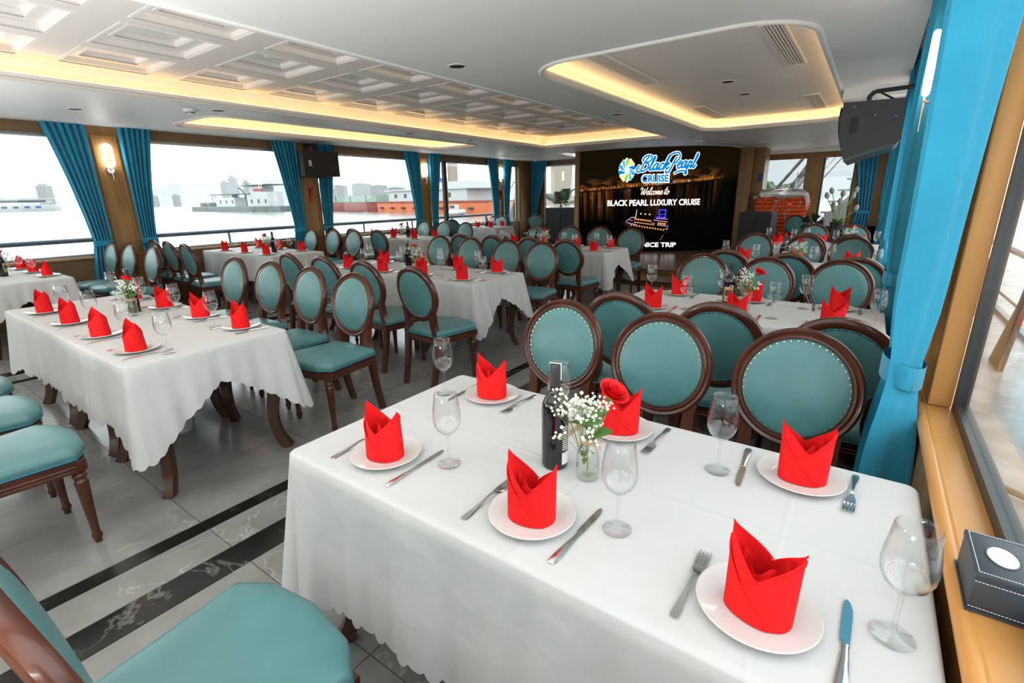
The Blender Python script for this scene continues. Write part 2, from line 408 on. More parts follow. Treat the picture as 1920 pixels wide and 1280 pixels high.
# ---- windows
WIN = [0]
def window_side(side, y0, y1, z0=0.80, z1=2.42, mull=None, dark=True):
    """a window in a long side wall; side -1 at XL, +1 at XR"""
    WIN[0] += 1
    xi = XR + 0.062 if side > 0 else XL - 0.075
    xo = xi + 0.035 * side; a, b = min(xi, xo), max(xi, xo)
    t = 0.035
    fr = MB().box(a, b, y0, y0 + t, z0, z1).box(a, b, y1 - t, y1, z0, z1).box(a, b, y0 + t, y1 - t, z0, z0 + t).box(a, b, y0 + t, y1 - t, z1 - t, z1)
    wn = thing('window_%d' % WIN[0], 'window', 'window'); wn['kind'] = 'structure'
    del wn['category']; wn['label'] = 'wide clear window in the %s wall' % ('starboard' if side > 0 else 'port')
    ob('window_frame', fr, 'black_alu' if side > 0 else 'grey_alu', wn, False)
    lip = MB().box(a - 0.008 * (side < 0) , b, y0 + t, y1 - t, z1 - t - 0.012, z1 - t) if side < 0 else None
    if lip: ob('head_trim', lip, 'trim_white', wn, False)
    xm = (xi + xo) / 2
    ob('pane', MB().box(xm - 0.003, xm + 0.003, y0 + t, y1 - t, z0 + t, z1 - t), 'pane', wn, False)
    if mull:
        for my, mw in mull:
            ob('mullion', MB().box(a - 0.02, b + 0.02, my - mw / 2, my + mw / 2, z0, z1 - 0.02), 'darkwall', wn, False)
        hy = mull[0][0] + 0.02
        ob('window_handle', MB().box(xi + 0.02, xi + 0.045, hy, hy + 0.03, 1.35, 1.6, 0.006), 'chrome', wn, False)
    return wn

def pillar(parent, side, y0, y1, z0=0.0, z1=2.55, mould=True, m='pillarwood'):
    if side < 0: xf = XL + 0.03; x0, x1 = XL - 0.12, xf
    else: xf = XR; x0, x1 = xf, XR + 0.0615
    p = ob('pillar', MB().box(x0, x1, y0, y1, z0, z1, 0.004), m, parent, False)
    if mould:
        xa, xb = (xf, xf + 0.02) if side < 0 else (xf - 0.02, xf)
        g, t = 0.055, 0.022
        mb = MB().box(xa, xb, y0 + g, y0 + g + t, 0.86, z1 - 0.12).box(xa, xb, y1 - g - t, y1 - g, 0.86, z1 - 0.12)
        mb.box(xa, xb, y0 + g + t, y1 - g - t, z1 - 0.12 - t, z1 - 0.12).box(xa, xb, y0 + g + t, y1 - g - t, 0.86, 0.86 + t)
        ob('panel_moulding', mb, m, p, False)
    return p

# left (port) wall
LP = [(-3.75, -3.4), (-0.62, -0.22), (2.49, 2.89), (5.55, 6.0), (8.70, 9.07), (11.75, 12.1), (12.9, 13.65)]
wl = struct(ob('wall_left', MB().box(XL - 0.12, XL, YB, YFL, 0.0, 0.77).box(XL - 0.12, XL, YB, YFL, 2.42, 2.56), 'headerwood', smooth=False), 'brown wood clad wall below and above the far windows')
ob('window_sill', MB().box(XL - 0.10, XL + 0.05, YB, YFL, 0.77, 0.80, 0.006), 'pillarwood', wl, False)
for y0, y1 in LP: pillar(wl, -1, y0, y1)
for i in range(len(LP) - 1):
    window_side(-1, LP[i][1], LP[i + 1][0], mull=[(9.72, 0.11)] if i == 4 else None)
# right (starboard) wall
RP = [(-3.75, -3.4), (-1.1, -0.7), (2.06, 2.44), (3.42, 3.80), (6.55, 6.95), (9.65, 10.05), (12.7, 13.1), (15.0, 15.5)]
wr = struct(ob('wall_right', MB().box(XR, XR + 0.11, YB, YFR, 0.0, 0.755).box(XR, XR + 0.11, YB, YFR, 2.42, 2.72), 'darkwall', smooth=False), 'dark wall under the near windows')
ob('window_sill', MB().box(XR - 0.012, XR + 0.10, YB, YFR, 0.755, 0.80, 0.010), 'jambwood', wr, False)
ob('sill_nosing', MB().tube([(XR - 0.014, YB, 0.782), (XR - 0.014, YFR, 0.782)], 0.018, 12), 'jambwood', wr)
ob('sill_apron', MB().box(XR - 0.012, XR - 0.0005, YB, YFR, 0.56, 0.754, 0.006), 'pillarwood', wr, False)
for y0, y1 in RP: pillar(wr, 1, y0, y1, 0.801, 2.55, m='jambwood')
for i in range(len(RP) - 1): window_side(1, RP[i][1], RP[i + 1][0])
# back wall behind the photographer, with a wide window band
wb = struct(ob('wall_back', MB().box(XL - 0.12, XR + 0.11, YB - 0.1, YB, 0.0, 0.9).box(XL - 0.12, XR + 0.11, YB - 0.1, YB, 2.3, 2.72).box(XL - 0.12, XL + 0.6, YB - 0.1, YB, 0.9, 2.3).box(XR - 0.4, XR + 0.11, YB - 0.1, YB, 0.9, 2.3).box(-4.6, -4.0, YB - 0.1, YB, 0.9, 2.3), 'pillarwood', smooth=False), 'wood wall at the stern end')
for a, b in ((XL + 0.6, -4.6), (-4.0, XR - 0.4)):
    WIN[0] += 1
    struct(ob('window_%d' % WIN[0], MB().box(a, b, YB - 0.055, YB - 0.049, 0.9, 2.3), 'pane', smooth=False), 'plain window pane in the stern wall')

# front wall, left of the screen
wf = struct(ob('wall_front', MB().box(XL, -6.1, YFL, YFL + 0.1, 0.0, 0.66).box(XL, -6.1, YFL, YFL + 0.1, 2.42, 2.56).box(XL, -8.45, YFL, YFL + 0.1, 0.66, 2.42).box(-7.25, -6.1, YFL, YFL + 0.1, 0.66, 2.42), 'headerwood', smooth=False), 'wood framed wall beside the screen')
WIN[0] += 1
wn = thing('window_%d' % WIN[0], 'clear forward window between screen and corner curtain', 'window'); wn['kind'] = 'structure'; del wn['category']
ob('pane', MB().box(-8.45, -7.25, YFL + 0.05, YFL + 0.056, 0.66, 2.42), 'pane', wn, False)
ob('window_frame', MB().box(-8.45, -7.25, YFL + 0.03, YFL + 0.07, 0.66, 0.70).box(-8.45, -7.25, YFL + 0.03, YFL + 0.07, 2.38, 2.42), 'trim_white', wn, False)
# front wall, right of the screen (further forward), with a low white soffit
wf2 = struct(ob('wall_front_right', MB().box(-3.2, -2.86, YFR, YFR + 0.1, 0.0, 2.42).box(-1.55, -1.2, YFR - 0.06, YFR + 0.1, 0.0, 2.42).box(-0.5, XR, YFR, YFR + 0.1, 0.0, 2.42).box(-2.86, XR, YFR - 0.02, YFR + 0.1, 2.33, 2.47).box(-2.86, XR, YFR, YFR + 0.1, 0.0, 0.64), 'pillarwood', smooth=False), 'wood framed forward wall with two windows')
ob('soffit', MB().box(-3.2, XR, YFR - 0.12, YFR + 0.1, 2.47, 2.56), 'ceiling_paint', wf2, False)
ob('lower_cladding', MB().box(-1.2, -0.3, YFR - 0.03, YFR - 0.001, 0.0, 0.63), 'darkwall', wf2, False)
for a, b in ((-2.86, -1.55), (-1.2, -0.5)):
    WIN[0] += 1
    wn = thing('window_%d' % WIN[0], 'forward window looking onto the outside stairs', 'window'); wn['kind'] = 'structure'; del wn['category']
    ob('pane', MB().box(a, b, YFR + 0.05, YFR + 0.056, 0.64, 2.33), 'pane', wn, False)
    ob('window_frame', MB().box(a, a + 0.045, YFR + 0.02, YFR + 0.08, 0.64, 2.33).box(b - 0.03, b, YFR + 0.02, YFR + 0.08, 0.64, 2.33), 'black_alu', wn, False)
# bulkheads hidden behind the screen
struct(ob('wall_bulkhead', MB().box(-6.2, -6.1, 11.6, YFL, 0.0, 2.55).box(-3.2, -3.1, 13.75, YFR, 0.0, 2.55), 'pillarwood', smooth=False), 'wood return wall behind the screen')

# ---- ceiling with three lit recesses
MAIN = (-6.17, -3.36, -2.4, 10.0, 0.0)
RC = (-2.60, -0.49, 3.85, 9.60, 0.45)
LC = (-8.15, -6.82, 3.25, 8.55, 0.30)
# screen curve (plan) used by the ceiling lip and the screen itself
SCTRL = [(-6.0, 11.35, 0), (-5.1, 11.37, 0), (-4.2, 11.62, 0), (-3.4, 12.1, 0), (-2.95, 12.8, 0), (-2.81, 13.55, 0)]
SPTS = catmull(SCTRL, 40)
SARC = [0.0]
for i in range(1, len(SPTS)): SARC.append(SARC[-1] + (SPTS[i] - SPTS[i - 1]).length)
def spt(s, z, off=0.0):
    s = max(0.0, min(SARC[-1] - 1e-4, s)); lo = 0; hi = len(SARC) - 1
    while hi - lo > 1:
        m = (lo + hi) // 2
        if SARC[m] <= s: lo = m
        else: hi = m
    t = (s - SARC[lo]) / (SARC[hi] - SARC[lo]); p = SPTS[lo].lerp(SPTS[hi], t)
    d = (SPTS[hi] - SPTS[lo]).normalized(); n = Vector((d.y, -d.x, 0))
    return Vector((p.x + n.x * off, p.y + n.y * off, z))

outer = [(XL - 0.1, YB), (XR - 0.135, YB), (XR - 0.135, YFR), (-3.15, YFR), (-3.15, 13.6), (-2.55, 13.6)]
lipcurve = [spt(SARC[-1] * k / 40, 0, 0.03) for k in range(40, -1, -1)]
outer += [(p.x, p.y) for p in lipcurve] + [(-6.5, 11.36), (-6.9, 11.6), (-7.0, 12.2), (-7.0, YFL), (XL - 0.1, YFL)]
holes = [rrect(*MAIN), rrect(*RC), rrect(*LC)]
ceil = struct(ob('ceiling', fill_poly(outer, holes, ZC + 0.008, 0.016), 'ceiling_paint', smooth=False), 'pale grey painted ceiling with lit recesses')
ob('ceiling_deck', MB().box(XL - 0.12, XR + 0.12, YB - 0.1, YFR + 0.1, 2.95, 3.0), 'ceiling_paint', ceil, False)
ob('upper_panel', MB().box(-7.1, -5.9, 11.3, YFL, ZC + 0.10, ZC + 0.12), 'ceiling_paint', ceil, False)
# curtain pocket along the near windows
ob('pocket_fascia', MB().box(XR - 0.139, XR - 0.135, YB, YFR, ZC, ZC + 0.15), 'ceiling_paint', ceil, False)
ob('pocket_top', MB().box(XR - 0.139, XR + 0.11, YB, YFR, ZC + 0.15, ZC + 0.17), 'ceiling_paint', ceil, False)
rim = [spt(SARC[-1] * k / 60, ZC + 0.004, 0.04) for k in range(61)]
ob('screen_lip', MB().tube([(-7.0, 12.4, ZC + 0.004), (-6.85, 11.7, ZC + 0.004), (-6.4, 11.38, ZC + 0.004)] + rim, 0.016, 8), 'trim_white', ceil)

def cove(parent, rect, lip_h, back, ztop, flat_top, trims=2):
    x0, x1, y0, y1, r = rect
    def ringv(off, z): return [(p[0], p[1], z) for p in rrect(x0, x1, y0, y1, r, off)]
    if r == 0:
        def ringv(off, z): return [(x0 - off, y0 - off, z), (x1 + off, y0 - off, z), (x1 + off, y1 + off, z), (x0 - off, y1 + off, z)]
    ob('cove_lip', MB().loops([ringv(0, ZC - 0.002), ringv(0, ZC + lip_h), ringv(0.045, ZC + lip_h)], True, False, False), 'trim_white', parent, False)
    for k in range(trims):
        pts = ringv(-0.004, ZC + 0.006 + k * 0.022); ob('cove_bead', MB().tube(pts + [pts[0], pts[1]] if r else pts + [pts[0]], 0.007, 6), 'trim_white', parent)
    ob('rim_trim', MB().loops([ringv(0.0, ZC + 0.001), ringv(-0.006, ZC - 0.006), ringv(0.0, ZC - 0.016), ringv(0.024, ZC - 0.020), ringv(0.036, ZC - 0.012), ringv(0.040, ZC + 0.001)], True, False, False), 'trim_white', parent, True, 60)
    ob('cove_back', MB().loops([ringv(0.045, ZC + lip_h), ringv(back, ZC + lip_h), ringv(back, ztop)], True, False, False), 'coffer_paint', parent, False)
    o1 = ob('led_strip', MB().loops([ringv(0.055, ZC + lip_h + 0.004), ringv(0.055, ZC + lip_h + 0.012), ringv(0.075, ZC + lip_h + 0.012), ringv(0.075, ZC + lip_h + 0.004)], True, False, False), 'cove_led', parent, False)
    if flat_top:
        ob('recess_panel', fill_poly([(p[0], p[1]) for p in ringv(back + 0.01, 0)], [], ztop, 0.0), 'ceiling_paint', parent, False)
cove(ceil, MAIN, 0.055, 0.15, 2.765, False, 2)
cove(ceil, RC, 0.050, 0.14, 2.72, True, 2)
cove(ceil, LC, 0.050, 0.14, 2.72, True, 1)
# coffered panel inside the main recess
def coffers():
    cxs = [-5.875, -4.99, -4.105]; cys = [2.03 + 0.985 * (i - 4) for i in range(12)]
    h = 0.358
    mb = fill_poly([(-6.33, -2.56), (-3.20, -2.56), (-3.20, 10.16), (-6.33, 10.16)], [[(x - h, y - h), (x + h, y - h), (x + h, y + h), (x - h, y + h)] for x in cxs for y in cys], 2.765)
    ob('coffer_grid', mb, 'coffer_paint', ceil, False)
    def ring(a, z): return [(-a, -a, z), (a, -a, z), (a, a, z), (-a, a, z)]
    me = MB().loops([ring(h, 0), ring(h - 0.025, 0.012), ring(h - 0.03, 0.05), ring(0.245, 0.05), ring(0.24, 0.056), ring(0.222, 0.062), ring(0.218, 0.095)], True, False, True).mesh('coffer', 'coffer_paint', False)
    bead = MB().loops([ring(h - 0.012, -0.004), ring(h + 0.012, -0.004), ring(h + 0.012, 0.002)], True, False, False).mesh('coffer_bead', 'trim_white', False)
    bead2 = MB().loops([ring(0.225, 0.046), ring(0.25, 0.046), ring(0.25, 0.052)], True, False, False).mesh('coffer_bead', 'trim_white', False)
    disc = MB().lathe([(0.0, -0.012), (0.05, -0.012), (0.055, -0.004), (0.055, 0.0)], 20).mesh('ceiling_sensor', 'trim_white')
    for i, y in enumerate(cys):
        for j, x in enumerate(cxs):
            c = link('coffer', me, ceil, (x, y, 2.765)); link('coffer_bead', bead, c); link('coffer_bead', bead2, c)
            if j == 1 and i % 3 == 2: link('sensor_disc', disc, c, (0, 0, 0.094))
coffers()

# ---- ceiling fittings
def downlight():
    return [('trim_ring', MB().lathe([(0.064, -0.003), (0.070, -0.006), (0.078, -0.003), (0.078, 0.0)], 28).mesh('trim_ring', 'trim_white')),
            ('reflector', MB().lathe([(0.066, -0.0035), (0.05, -0.002), (0.0, -0.0015)], 28).mesh('reflector', 'grille'))]
DL = downlight()
def put_downlight(x, y, z, where):
    t = thing('downlight', 'unlit round recessed downlight %s' % where, 'light', (x, y, z), 0, 'recessed downlights'); instance(DL, t)
for x, y, where in ((-2.98, 3.44, 'nearest beside the coffered recess'), (-3.0, 6.70, 'second along the coffered recess'), (-6.49, 3.15, 'by the smoke alarm over the far tables'), (-7.53, 2.08, 'nearest the brown pillar with a lamp'),
                    (-2.23, 10.76, 'forward of the lit rounded recess'), (-3.06, 10.30, 'just before the big screen'), (-6.46, 6.18, 'third beside the far light recess'), (-6.46, 7.75, 'fourth beside the far light recess'), (-6.55, 9.44, 'forward end of the far light recess')):
    put_downlight(x, y, ZC, where)
put_downlight(-1.56, 6.48, 2.72, 'inside the rounded recess, nearer one')
put_downlight(-1.56, 7.40, 2.72, 'inside the rounded recess, farther one')
SD = [('base', MB().lathe([(0.0, -0.028), (0.062, -0.028), (0.068, -0.022), (0.068, 0.0)], 20).mesh('base', 'trim_white')),
      ('sensor_head', MB().lathe([(0.0, -0.052), (0.03, -0.052), (0.04, -0.044), (0.048, -0.028)], 16).mesh('sensor_head', 'trim_white')),
      ('vent_slots', MB().lathe([(0.046, -0.042), (0.047, -0.034)], 16).mesh('vent_slots', 'black_plastic'))]
for x, y, where in ((-6.65, 2.91, 'above the far row tables'), (-3.13, 11.1, 'above the screen'), (-8.3, 12.9, 'near the corner curtain')):
    t = thing('smoke_alarm', 'round white smoke alarm on the ceiling %s' % where, 'smoke alarm', (x, y, ZC), 0, 'smoke alarms'); instance(SD, t)
def vent(x0, x1, y0, y1, z, label, along='y', n=6):
    t = thing('air_vent', label, 'vent', ((x0 + x1) / 2, (y0 + y1) / 2, z), 0, 'slotted ceiling vents')
    hx, hy = (x1 - x0) / 2, (y1 - y0) / 2; b = 0.018
    ob('frame', MB().box(-hx, -hx + b, -hy, hy, -0.012, 0).box(hx - b, hx, -hy, hy, -0.012, 0).box(-hx + b, hx - b, -hy, -hy + b, -0.012, 0).box(-hx + b, hx - b, hy - b, hy, -0.012, 0), 'trim_white', t, False)
    ob('backing', MB().box(-hx + b, hx - b, -hy + b, hy - b, -0.002, 0), 'black_plastic', t, False)
    if along == 'y':
        pitch = (2 * hx - 2 * b) / n; me = MB().box(-pitch * 0.3, pitch * 0.3, -hy + b, hy - b, -0.010, -0.003).mesh('slat', 'trim_white', False)
        for k in range(n): link('slat', me, t, (-hx + b + pitch * (k + 0.5), 0, 0))
    else:
        pitch = (2 * hy - 2 * b) / n; me = MB().box(-hx + b, hx - b, -pitch * 0.3, pitch * 0.3, -0.010, -0.003).mesh('slat', 'trim_white', False)
        for k in range(n): link('slat', me, t, (0, -hy + b + pitch * (k + 0.5), 0))
vent(-0.92, -0.74, 4.55, 6.1, 2.72, 'long slotted vent in rounded recess, nearest window side')
vent(-2.35, -2.17, 4.45, 5.98, 2.72, 'long slotted vent in rounded recess, near end by coffers')
vent(-0.97, -0.78, 8.0, 9.3, 2.72, 'slotted vent at the far window-side end of rounded recess')
vent(-2.40, -2.20, 7.95, 9.3, 2.72, 'slotted vent at the far coffer-side end of rounded recess')
vent(-2.2, -1.1, 12.3, 12.5, ZC, 'crosswise slotted vent between screen and forward windows', 'x', 5)
vent(-8.2, -7.0, 10.9, 11.1, ZC, 'crosswise slotted vent over the far corner by curtains', 'x', 5)
# ------------------------------------------------------------------ the video screen
SZ0, SZ1 = 0.19, 2.545
def screen_material():
    m = bpy.data.materials.new('screen_picture'); MATS['screen_picture'] = m; nt, N, L = nodes_of(m)
    b = N['Principled BSDF']; b.inputs['Base Color'].default_value = (0.0015, 0.0015, 0.0015, 1); b.inputs['Roughness'].default_value = 0.7; b.inputs['Specular IOR Level'].default_value = 0.04
    uv = N.new('ShaderNodeUVMap'); sp = N.new('ShaderNodeSeparateXYZ'); L.new(uv.outputs[0], sp.inputs[0])
    U, V = sp.outputs[0], sp.outputs[1]
    def mth(op, a, b_=None, c=None, clamp=False):
        n = N.new('ShaderNodeMath'); n.operation = op; n.use_clamp = clamp
        for i, x in enumerate((a, b_, c)):
            if x is None: continue
            if isinstance(x, (int, float)): n.inputs[i].default_value = x
            else: L.new(x, n.inputs[i])
        return n.outputs[0]
    def rng(x, a, b_, c, d):
        n = N.new('ShaderNodeMapRange'); L.new(x, n.inputs[0])
        for i, q in enumerate((a, b_, c, d)): n.inputs[i + 1].default_value = q
        return n.outputs[0]
    def noi(sx, sy, scale, det=2):
        mp = N.new('ShaderNodeMapping'); mp.inputs['Scale'].default_value = (sx, sy, 1); L.new(uv.outputs[0], mp.inputs[0])
        t = N.new('ShaderNodeTexNoise'); t.inputs['Scale'].default_value = scale; t.inputs['Detail'].default_value = det; L.new(mp.outputs[0], t.inputs['Vector']); return t.outputs[0]
    # shoreline rises slightly to the right: v_h(u)
    shore = mth('MULTIPLY_ADD', U, 0.045, 1.60)
    shore = mth('ADD', shore, mth('MULTIPLY', mth('MULTIPLY', U, U), 0.006))
    dv = mth('SUBTRACT', V, shore)
    ufade = rng(U, 3.2, 3.6, 1, 0)
    # lights on shore
    city = mth('MULTIPLY', rng(noi(9, 16, 5.0, 3), 0.50, 0.66, 0, 1), rng(noi(1.2, 2.5, 2.5, 2), 0.45, 0.62, 0, 1))
    band = mth('MULTIPLY', rng(dv, 0.0, 0.03, 0, 1), rng(dv, 0.06, 0.30, 1, 0))
    city = mth('MULTIPLY', mth('MULTIPLY', city, band), ufade)
    strip = mth('MULTIPLY', mth('MULTIPLY', rng(dv, 0.0, 0.02, 0, 1), rng(dv, 0.03, 0.09, 1, 0)), rng(noi(9, 3, 4, 2), 0.45, 0.62, 0, 1))
    city = mth('ADD', city, mth('MULTIPLY', mth('MULTIPLY', strip, ufade), 0.7))
    # reflections: vertical streaks fading downward
    stre = mth('MULTIPLY', rng(noi(3.2, 0.10, 3.0, 2), 0.44, 0.72, 0, 1), rng(noi(0.8, 0.3, 2.0, 1), 0.42, 0.6, 0.1, 1))
    rip = rng(noi(2, 30, 4, 3), 0.35, 0.7, 0.45, 1)
    below = mth('MULTIPLY', rng(dv, -0.05, -0.01, 1, 0), rng(dv, -0.75, -0.02, 0, 1))
    leftw = rng(U, 0.1, 2.4, 1.0, 0.16)
    refl = mth('MULTIPLY', mth('MULTIPLY', mth('MULTIPLY', stre, rip), mth('MULTIPLY', below, leftw)), ufade)
    tot = mth('ADD', mth('MULTIPLY', city, 0.95), mth('MULTIPLY', refl, 0.8))
    cr = N.new('ShaderNodeMix'); cr.data_type = 'RGBA'; cr.inputs['A'].default_value = (0.85, 0.26, 0.03, 1); cr.inputs['B'].default_value = (0.75, 0.62, 0.55, 1)
    L.new(rng(noi(3, 3, 2.0, 1), 0.55, 0.68, 0, 1), cr.inputs['Factor'])
    sky = N.new('ShaderNodeMix'); sky.data_type = 'RGBA'; sky.inputs['A'].default_value = (0.0, 0.0, 0.0, 1); sky.inputs['B'].default_value = (0.006, 0.0035, 0.001, 1)
    L.new(rng(dv, -0.1, 0.1, 0, 1), sky.inputs['Factor'])
    sc = N.new('ShaderNodeVectorMath'); sc.operation = 'SCALE'; L.new(cr.outputs['Result'], sc.inputs[0]); L.new(tot, sc.inputs['Scale'])
    ad = N.new('ShaderNodeVectorMath'); ad.operation = 'ADD'; L.new(sc.outputs[0], ad.inputs[0]); L.new(sky.outputs['Result'], ad.inputs[1])
    L.new(ad.outputs[0], b.inputs['Emission Color']); b.inputs['Emission Strength'].default_value = 0.9
screen_material()
SCR = thing('video_screen', 'large curved black video wall showing a night harbour and welcome text', 'screen', (0, 0, 0))
def screen_panel():
    n = 60; mb = MB()
    for k in range(n + 1):
        s = SARC[-1] * k / n
        for z, off in ((SZ0, 0.0), (SZ1, 0.0), (SZ1, -0.06), (SZ0, -0.06)): mb.v.append(tuple(spt(s, z, off)))
    for k in range(n):
        a = k * 4
        for i in range(4): mb.f.append((a + i, a + (i + 1) % 4, a + 4 + (i + 1) % 4, a + 4 + i))
    me = mb.mesh('display_panel', 'screen_picture', True, 30)
    uvl = me.uv_layers.new(name='UVMap')
    for lp in me.loops:
        k = lp.vertex_index // 4; i = lp.vertex_index % 4
        uvl.data[lp.index].uv = (SARC[-1] * k / n, (SZ0 if i in (0, 3) else SZ1))
    return link('display_panel', me, SCR)
PANEL = screen_panel()
def onscreen(name, polys, material, off, parent=None):
    mb = MB()
    for pl in polys:
        o = len(mb.v); mb.v += [tuple(spt(p[0], p[1], off)) for p in pl]; mb.f.append(tuple(range(o, o + len(pl))))
    return ob(name, mb, material, parent or SCR, False)
def text_mesh(txt, s0, s1, z0, z1, bold, shear=0.0):
    cu = bpy.data.curves.new('t', 'FONT'); cu.body = txt; cu.offset = bold; cu.shear = shear; cu.space_character = 1.0; cu.resolution_u = 3
    o = bpy.data.objects.new('t', cu); COL.objects.link(o)
    dg = bpy.context.evaluated_depsgraph_get(); me = bpy.data.meshes.new_from_object(o.evaluated_get(dg))
    bpy.data.objects.remove(o); bpy.data.curves.remove(cu)
    xs = [v.co.x for v in me.vertices]; ys = [v.co.y for v in me.vertices]
    mx, Mx, my, My = min(xs), max(xs), min(ys), max(ys)
    vs = [(s0 + (v.co.x - mx) / (Mx - mx) * (s1 - s0), z0 + (v.co.y - my) / (My - my) * (z1 - z0)) for v in me.vertices]
    fs = [tuple(p.vertices) for p in me.polygons]; bpy.data.meshes.remove(me); return vs, fs
def put_text(name, txt, s0, s1, z0, z1, material, off, bold, shear=0.0, parent=None):
    vs, fs = text_mesh(txt, s0, s1, z0, z1, bold, shear); mb = MB(); mb.add([spt(a, b, off) for a, b in vs], fs)
    return ob(name, mb, material, parent or SCR, False)
def ribbon(strokes, width):
    """strokes: list of polylines [(s,z)...] -> quads of the given width with round ends"""
    polys = []
    for st in strokes:
        pts = [Vector((p[0], p[1], 0)) for p in st]; pts = catmull(pts, 7)
        L_, R_ = [], []
        for i, p in enumerate(pts):
            d = (pts[min(i + 1, len(pts) - 1)] - pts[max(i - 1, 0)]).normalized(); nrm = Vector((-d.y, d.x, 0)) * width / 2
            L_.append(p + nrm); R_.append(p - nrm)
        for i in range(len(pts) - 1): polys.append([(q.x, q.y) for q in (L_[i], R_[i], R_[i + 1], L_[i + 1])])
        for p in (pts[0], pts[-1]): polys.append([(p.x + width / 2 * cos(2 * pi * k / 10), p.y + width / 2 * sin(2 * pi * k / 10)) for k in range(10)])
        for p in pts[3:-3:4]: polys.append([(p.x + width / 2 * cos(2 * pi * k / 8), p.y + width / 2 * sin(2 * pi * k / 8)) for k in range(8)])
    return polys
# brush-script letters in a unit box (x-height 0.5)
G = {
 'B': [[(0.52, 0.98), (0.30, 0.62), (0.18, 0.25), (0.10, 0.02), (-0.12, -0.05), (-0.22, 0.15), (-0.10, 0.40)], [(0.16, 0.72), (0.14, 0.92), (0.42, 1.10), (0.78, 1.02), (0.74, 0.72), (0.40, 0.58), (0.64, 0.48), (0.62, 0.18), (0.30, -0.02), (0.12, 0.10)]],
 'l': [[(0.02, 0.15), (0.22, 0.55), (0.34, 0.92), (0.26, 0.98), (0.12, 0.40), (0.10, 0.08), (0.20, 0.02), (0.32, 0.18)]],
 'a': [[(0.38, 0.44), (0.24, 0.50), (0.06, 0.28), (0.10, 0.04), (0.26, 0.12), (0.40, 0.48), (0.34, 0.12), (0.40, 0.02), (0.52, 0.18)]],
 'c': [[(0.36, 0.40), (0.26, 0.50), (0.08, 0.30), (0.10, 0.05), (0.24, 0.02), (0.40, 0.18)]],
 'k': [[(0.02, 0.15), (0.20, 0.55), (0.36, 1.00), (0.26, 0.92), (0.12, 0.40), (0.06, 0.02)], [(0.10, 0.25), (0.30, 0.52), (0.36, 0.36), (0.18, 0.27), (0.32, 0.04), (0.46, 0.18)]],
 'P': [[(0.50, 0.80), (0.34, 0.45), (0.22, 0.05), (0.10, -0.22), (-0.10, -0.28), (-0.14, -0.14)], [(0.02, 0.38), (-0.18, 0.42), (-0.22, 0.75), (0.10, 1.08), (0.56, 1.12), (0.74, 0.82), (0.56, 0.46), (0.36, 0.40)]],
 'e': [[(0.06, 0.24), (0.28, 0.32), (0.32, 0.48), (0.20, 0.50), (0.07, 0.30), (0.10, 0.05), (0.24, 0.02), (0.40, 0.18)]],
 'r': [[(0.02, 0.14), (0.16, 0.50), (0.20, 0.42), (0.36, 0.46), (0.28, 0.14), (0.34, 0.02), (0.46, 0.18)]],
 'W': [[(-0.12, 0.72), (-0.02, 0.98), (0.14, 0.90), (0.12, 0.40), (0.14, 0.02), (0.32, 0.35), (0.48, 0.80), (0.44, 0.30), (0.50, 0.02), (0.70, 0.45), (0.84, 0.98)]],
 'o': [[(0.24, 0.50), (0.08, 0.32), (0.08, 0.08), (0.22, 0.02), (0.36, 0.22), (0.34, 0.44), (0.22, 0.48), (0.30, 0.34), (0.46, 0.36)]],
 'm': [[(0.02, 0.14), (0.12, 0.50), (0.08, 0.04), (0.22, 0.44), (0.32, 0.44), (0.26, 0.04), (0.40, 0.44), (0.52, 0.44), (0.46, 0.08), (0.52, 0.02), (0.62, 0.18)]],
 't': [[(0.02, 0.15), (0.20, 0.60), (0.30, 0.98), (0.18, 0.55), (0.12, 0.10), (0.18, 0.02), (0.32, 0.18)], [(0.04, 0.62), (0.42, 0.68)]],
}
ADV = {'B': 0.74, 'l': 0.30, 'a': 0.48, 'c': 0.36, 'k': 0.40, 'P': 0.66, 'e': 0.36, 'r': 0.42, 'W': 0.80, 'o': 0.42, 'm': 0.58, 't': 0.30, ' ': 0.22}
def script(txt, s0, z0, size, slant=0.2, xs=1.0, rise=0.0):
    out = []; x = 0
    for ch in txt:
        for st in G.get(ch, []): out.append([(s0 + (x + p[0] + p[1] * slant) * size * xs, z0 + p[1] * size + rise * (x + p[0]) * size) for p in st])
        x += ADV[ch]
    return out, x
logo_grp = onscreen('logo_backing', [[(1.195 + (0.235 if k % 2 == 0 else 0.205) * cos(2 * pi * (k + 0.0) / 48 + pi / 2) * 0.86, 2.06 + (0.272 if (k // 2) % 2 == 0 else 0.245) * sin(2 * pi * k / 48 + pi / 2)) for k in range(48)]], 'txt_white', 0.004)
PCOL = ['txt_green', 'txt_teal', 'txt_blue2', 'txt_blue', 'txt_blue2', 'txt_yellow'] * 2
for k in range(10):
    a0 = pi / 2 + 2 * pi * k / 10
    cl = ['txt_green', 'txt_teal', 'txt_blue2', 'txt_blue', 'txt_yellow', 'txt_green', 'txt_teal', 'txt_blue2', 'txt_blue', 'txt_yellow'][k]
    pet = []
    for t in [i / 10 for i in range(11)]:
        r = 0.03 + 0.205 * t; pet.append((r, a0 + 0.75 * (1 - t) ** 1.2 * 0.9 + 0.02))
    for t in [i / 10 for i in range(10, -1, -1)]:
        r = 0.03 + 0.205 * t; pet.append((r, a0 + 0.75 * (1 - t) ** 1.2 * 0.9 - 0.52 * sin(pi * min(1, t * 0.93)) ** 0.8))
    onscreen('logo_petal', [[(1.195 + r * cos(a) * 0.86, 2.06 + r * sin(a) * 1.08) for r, a in pet]], cl, 0.006, logo_grp)
st, _ = script('Black', 1.475, 2.025, 0.30, 0.20, 0.92, 0.03)
st2, _ = script('Pearl', 2.115, 2.06, 0.30, 0.20, 0.90, 0.02)
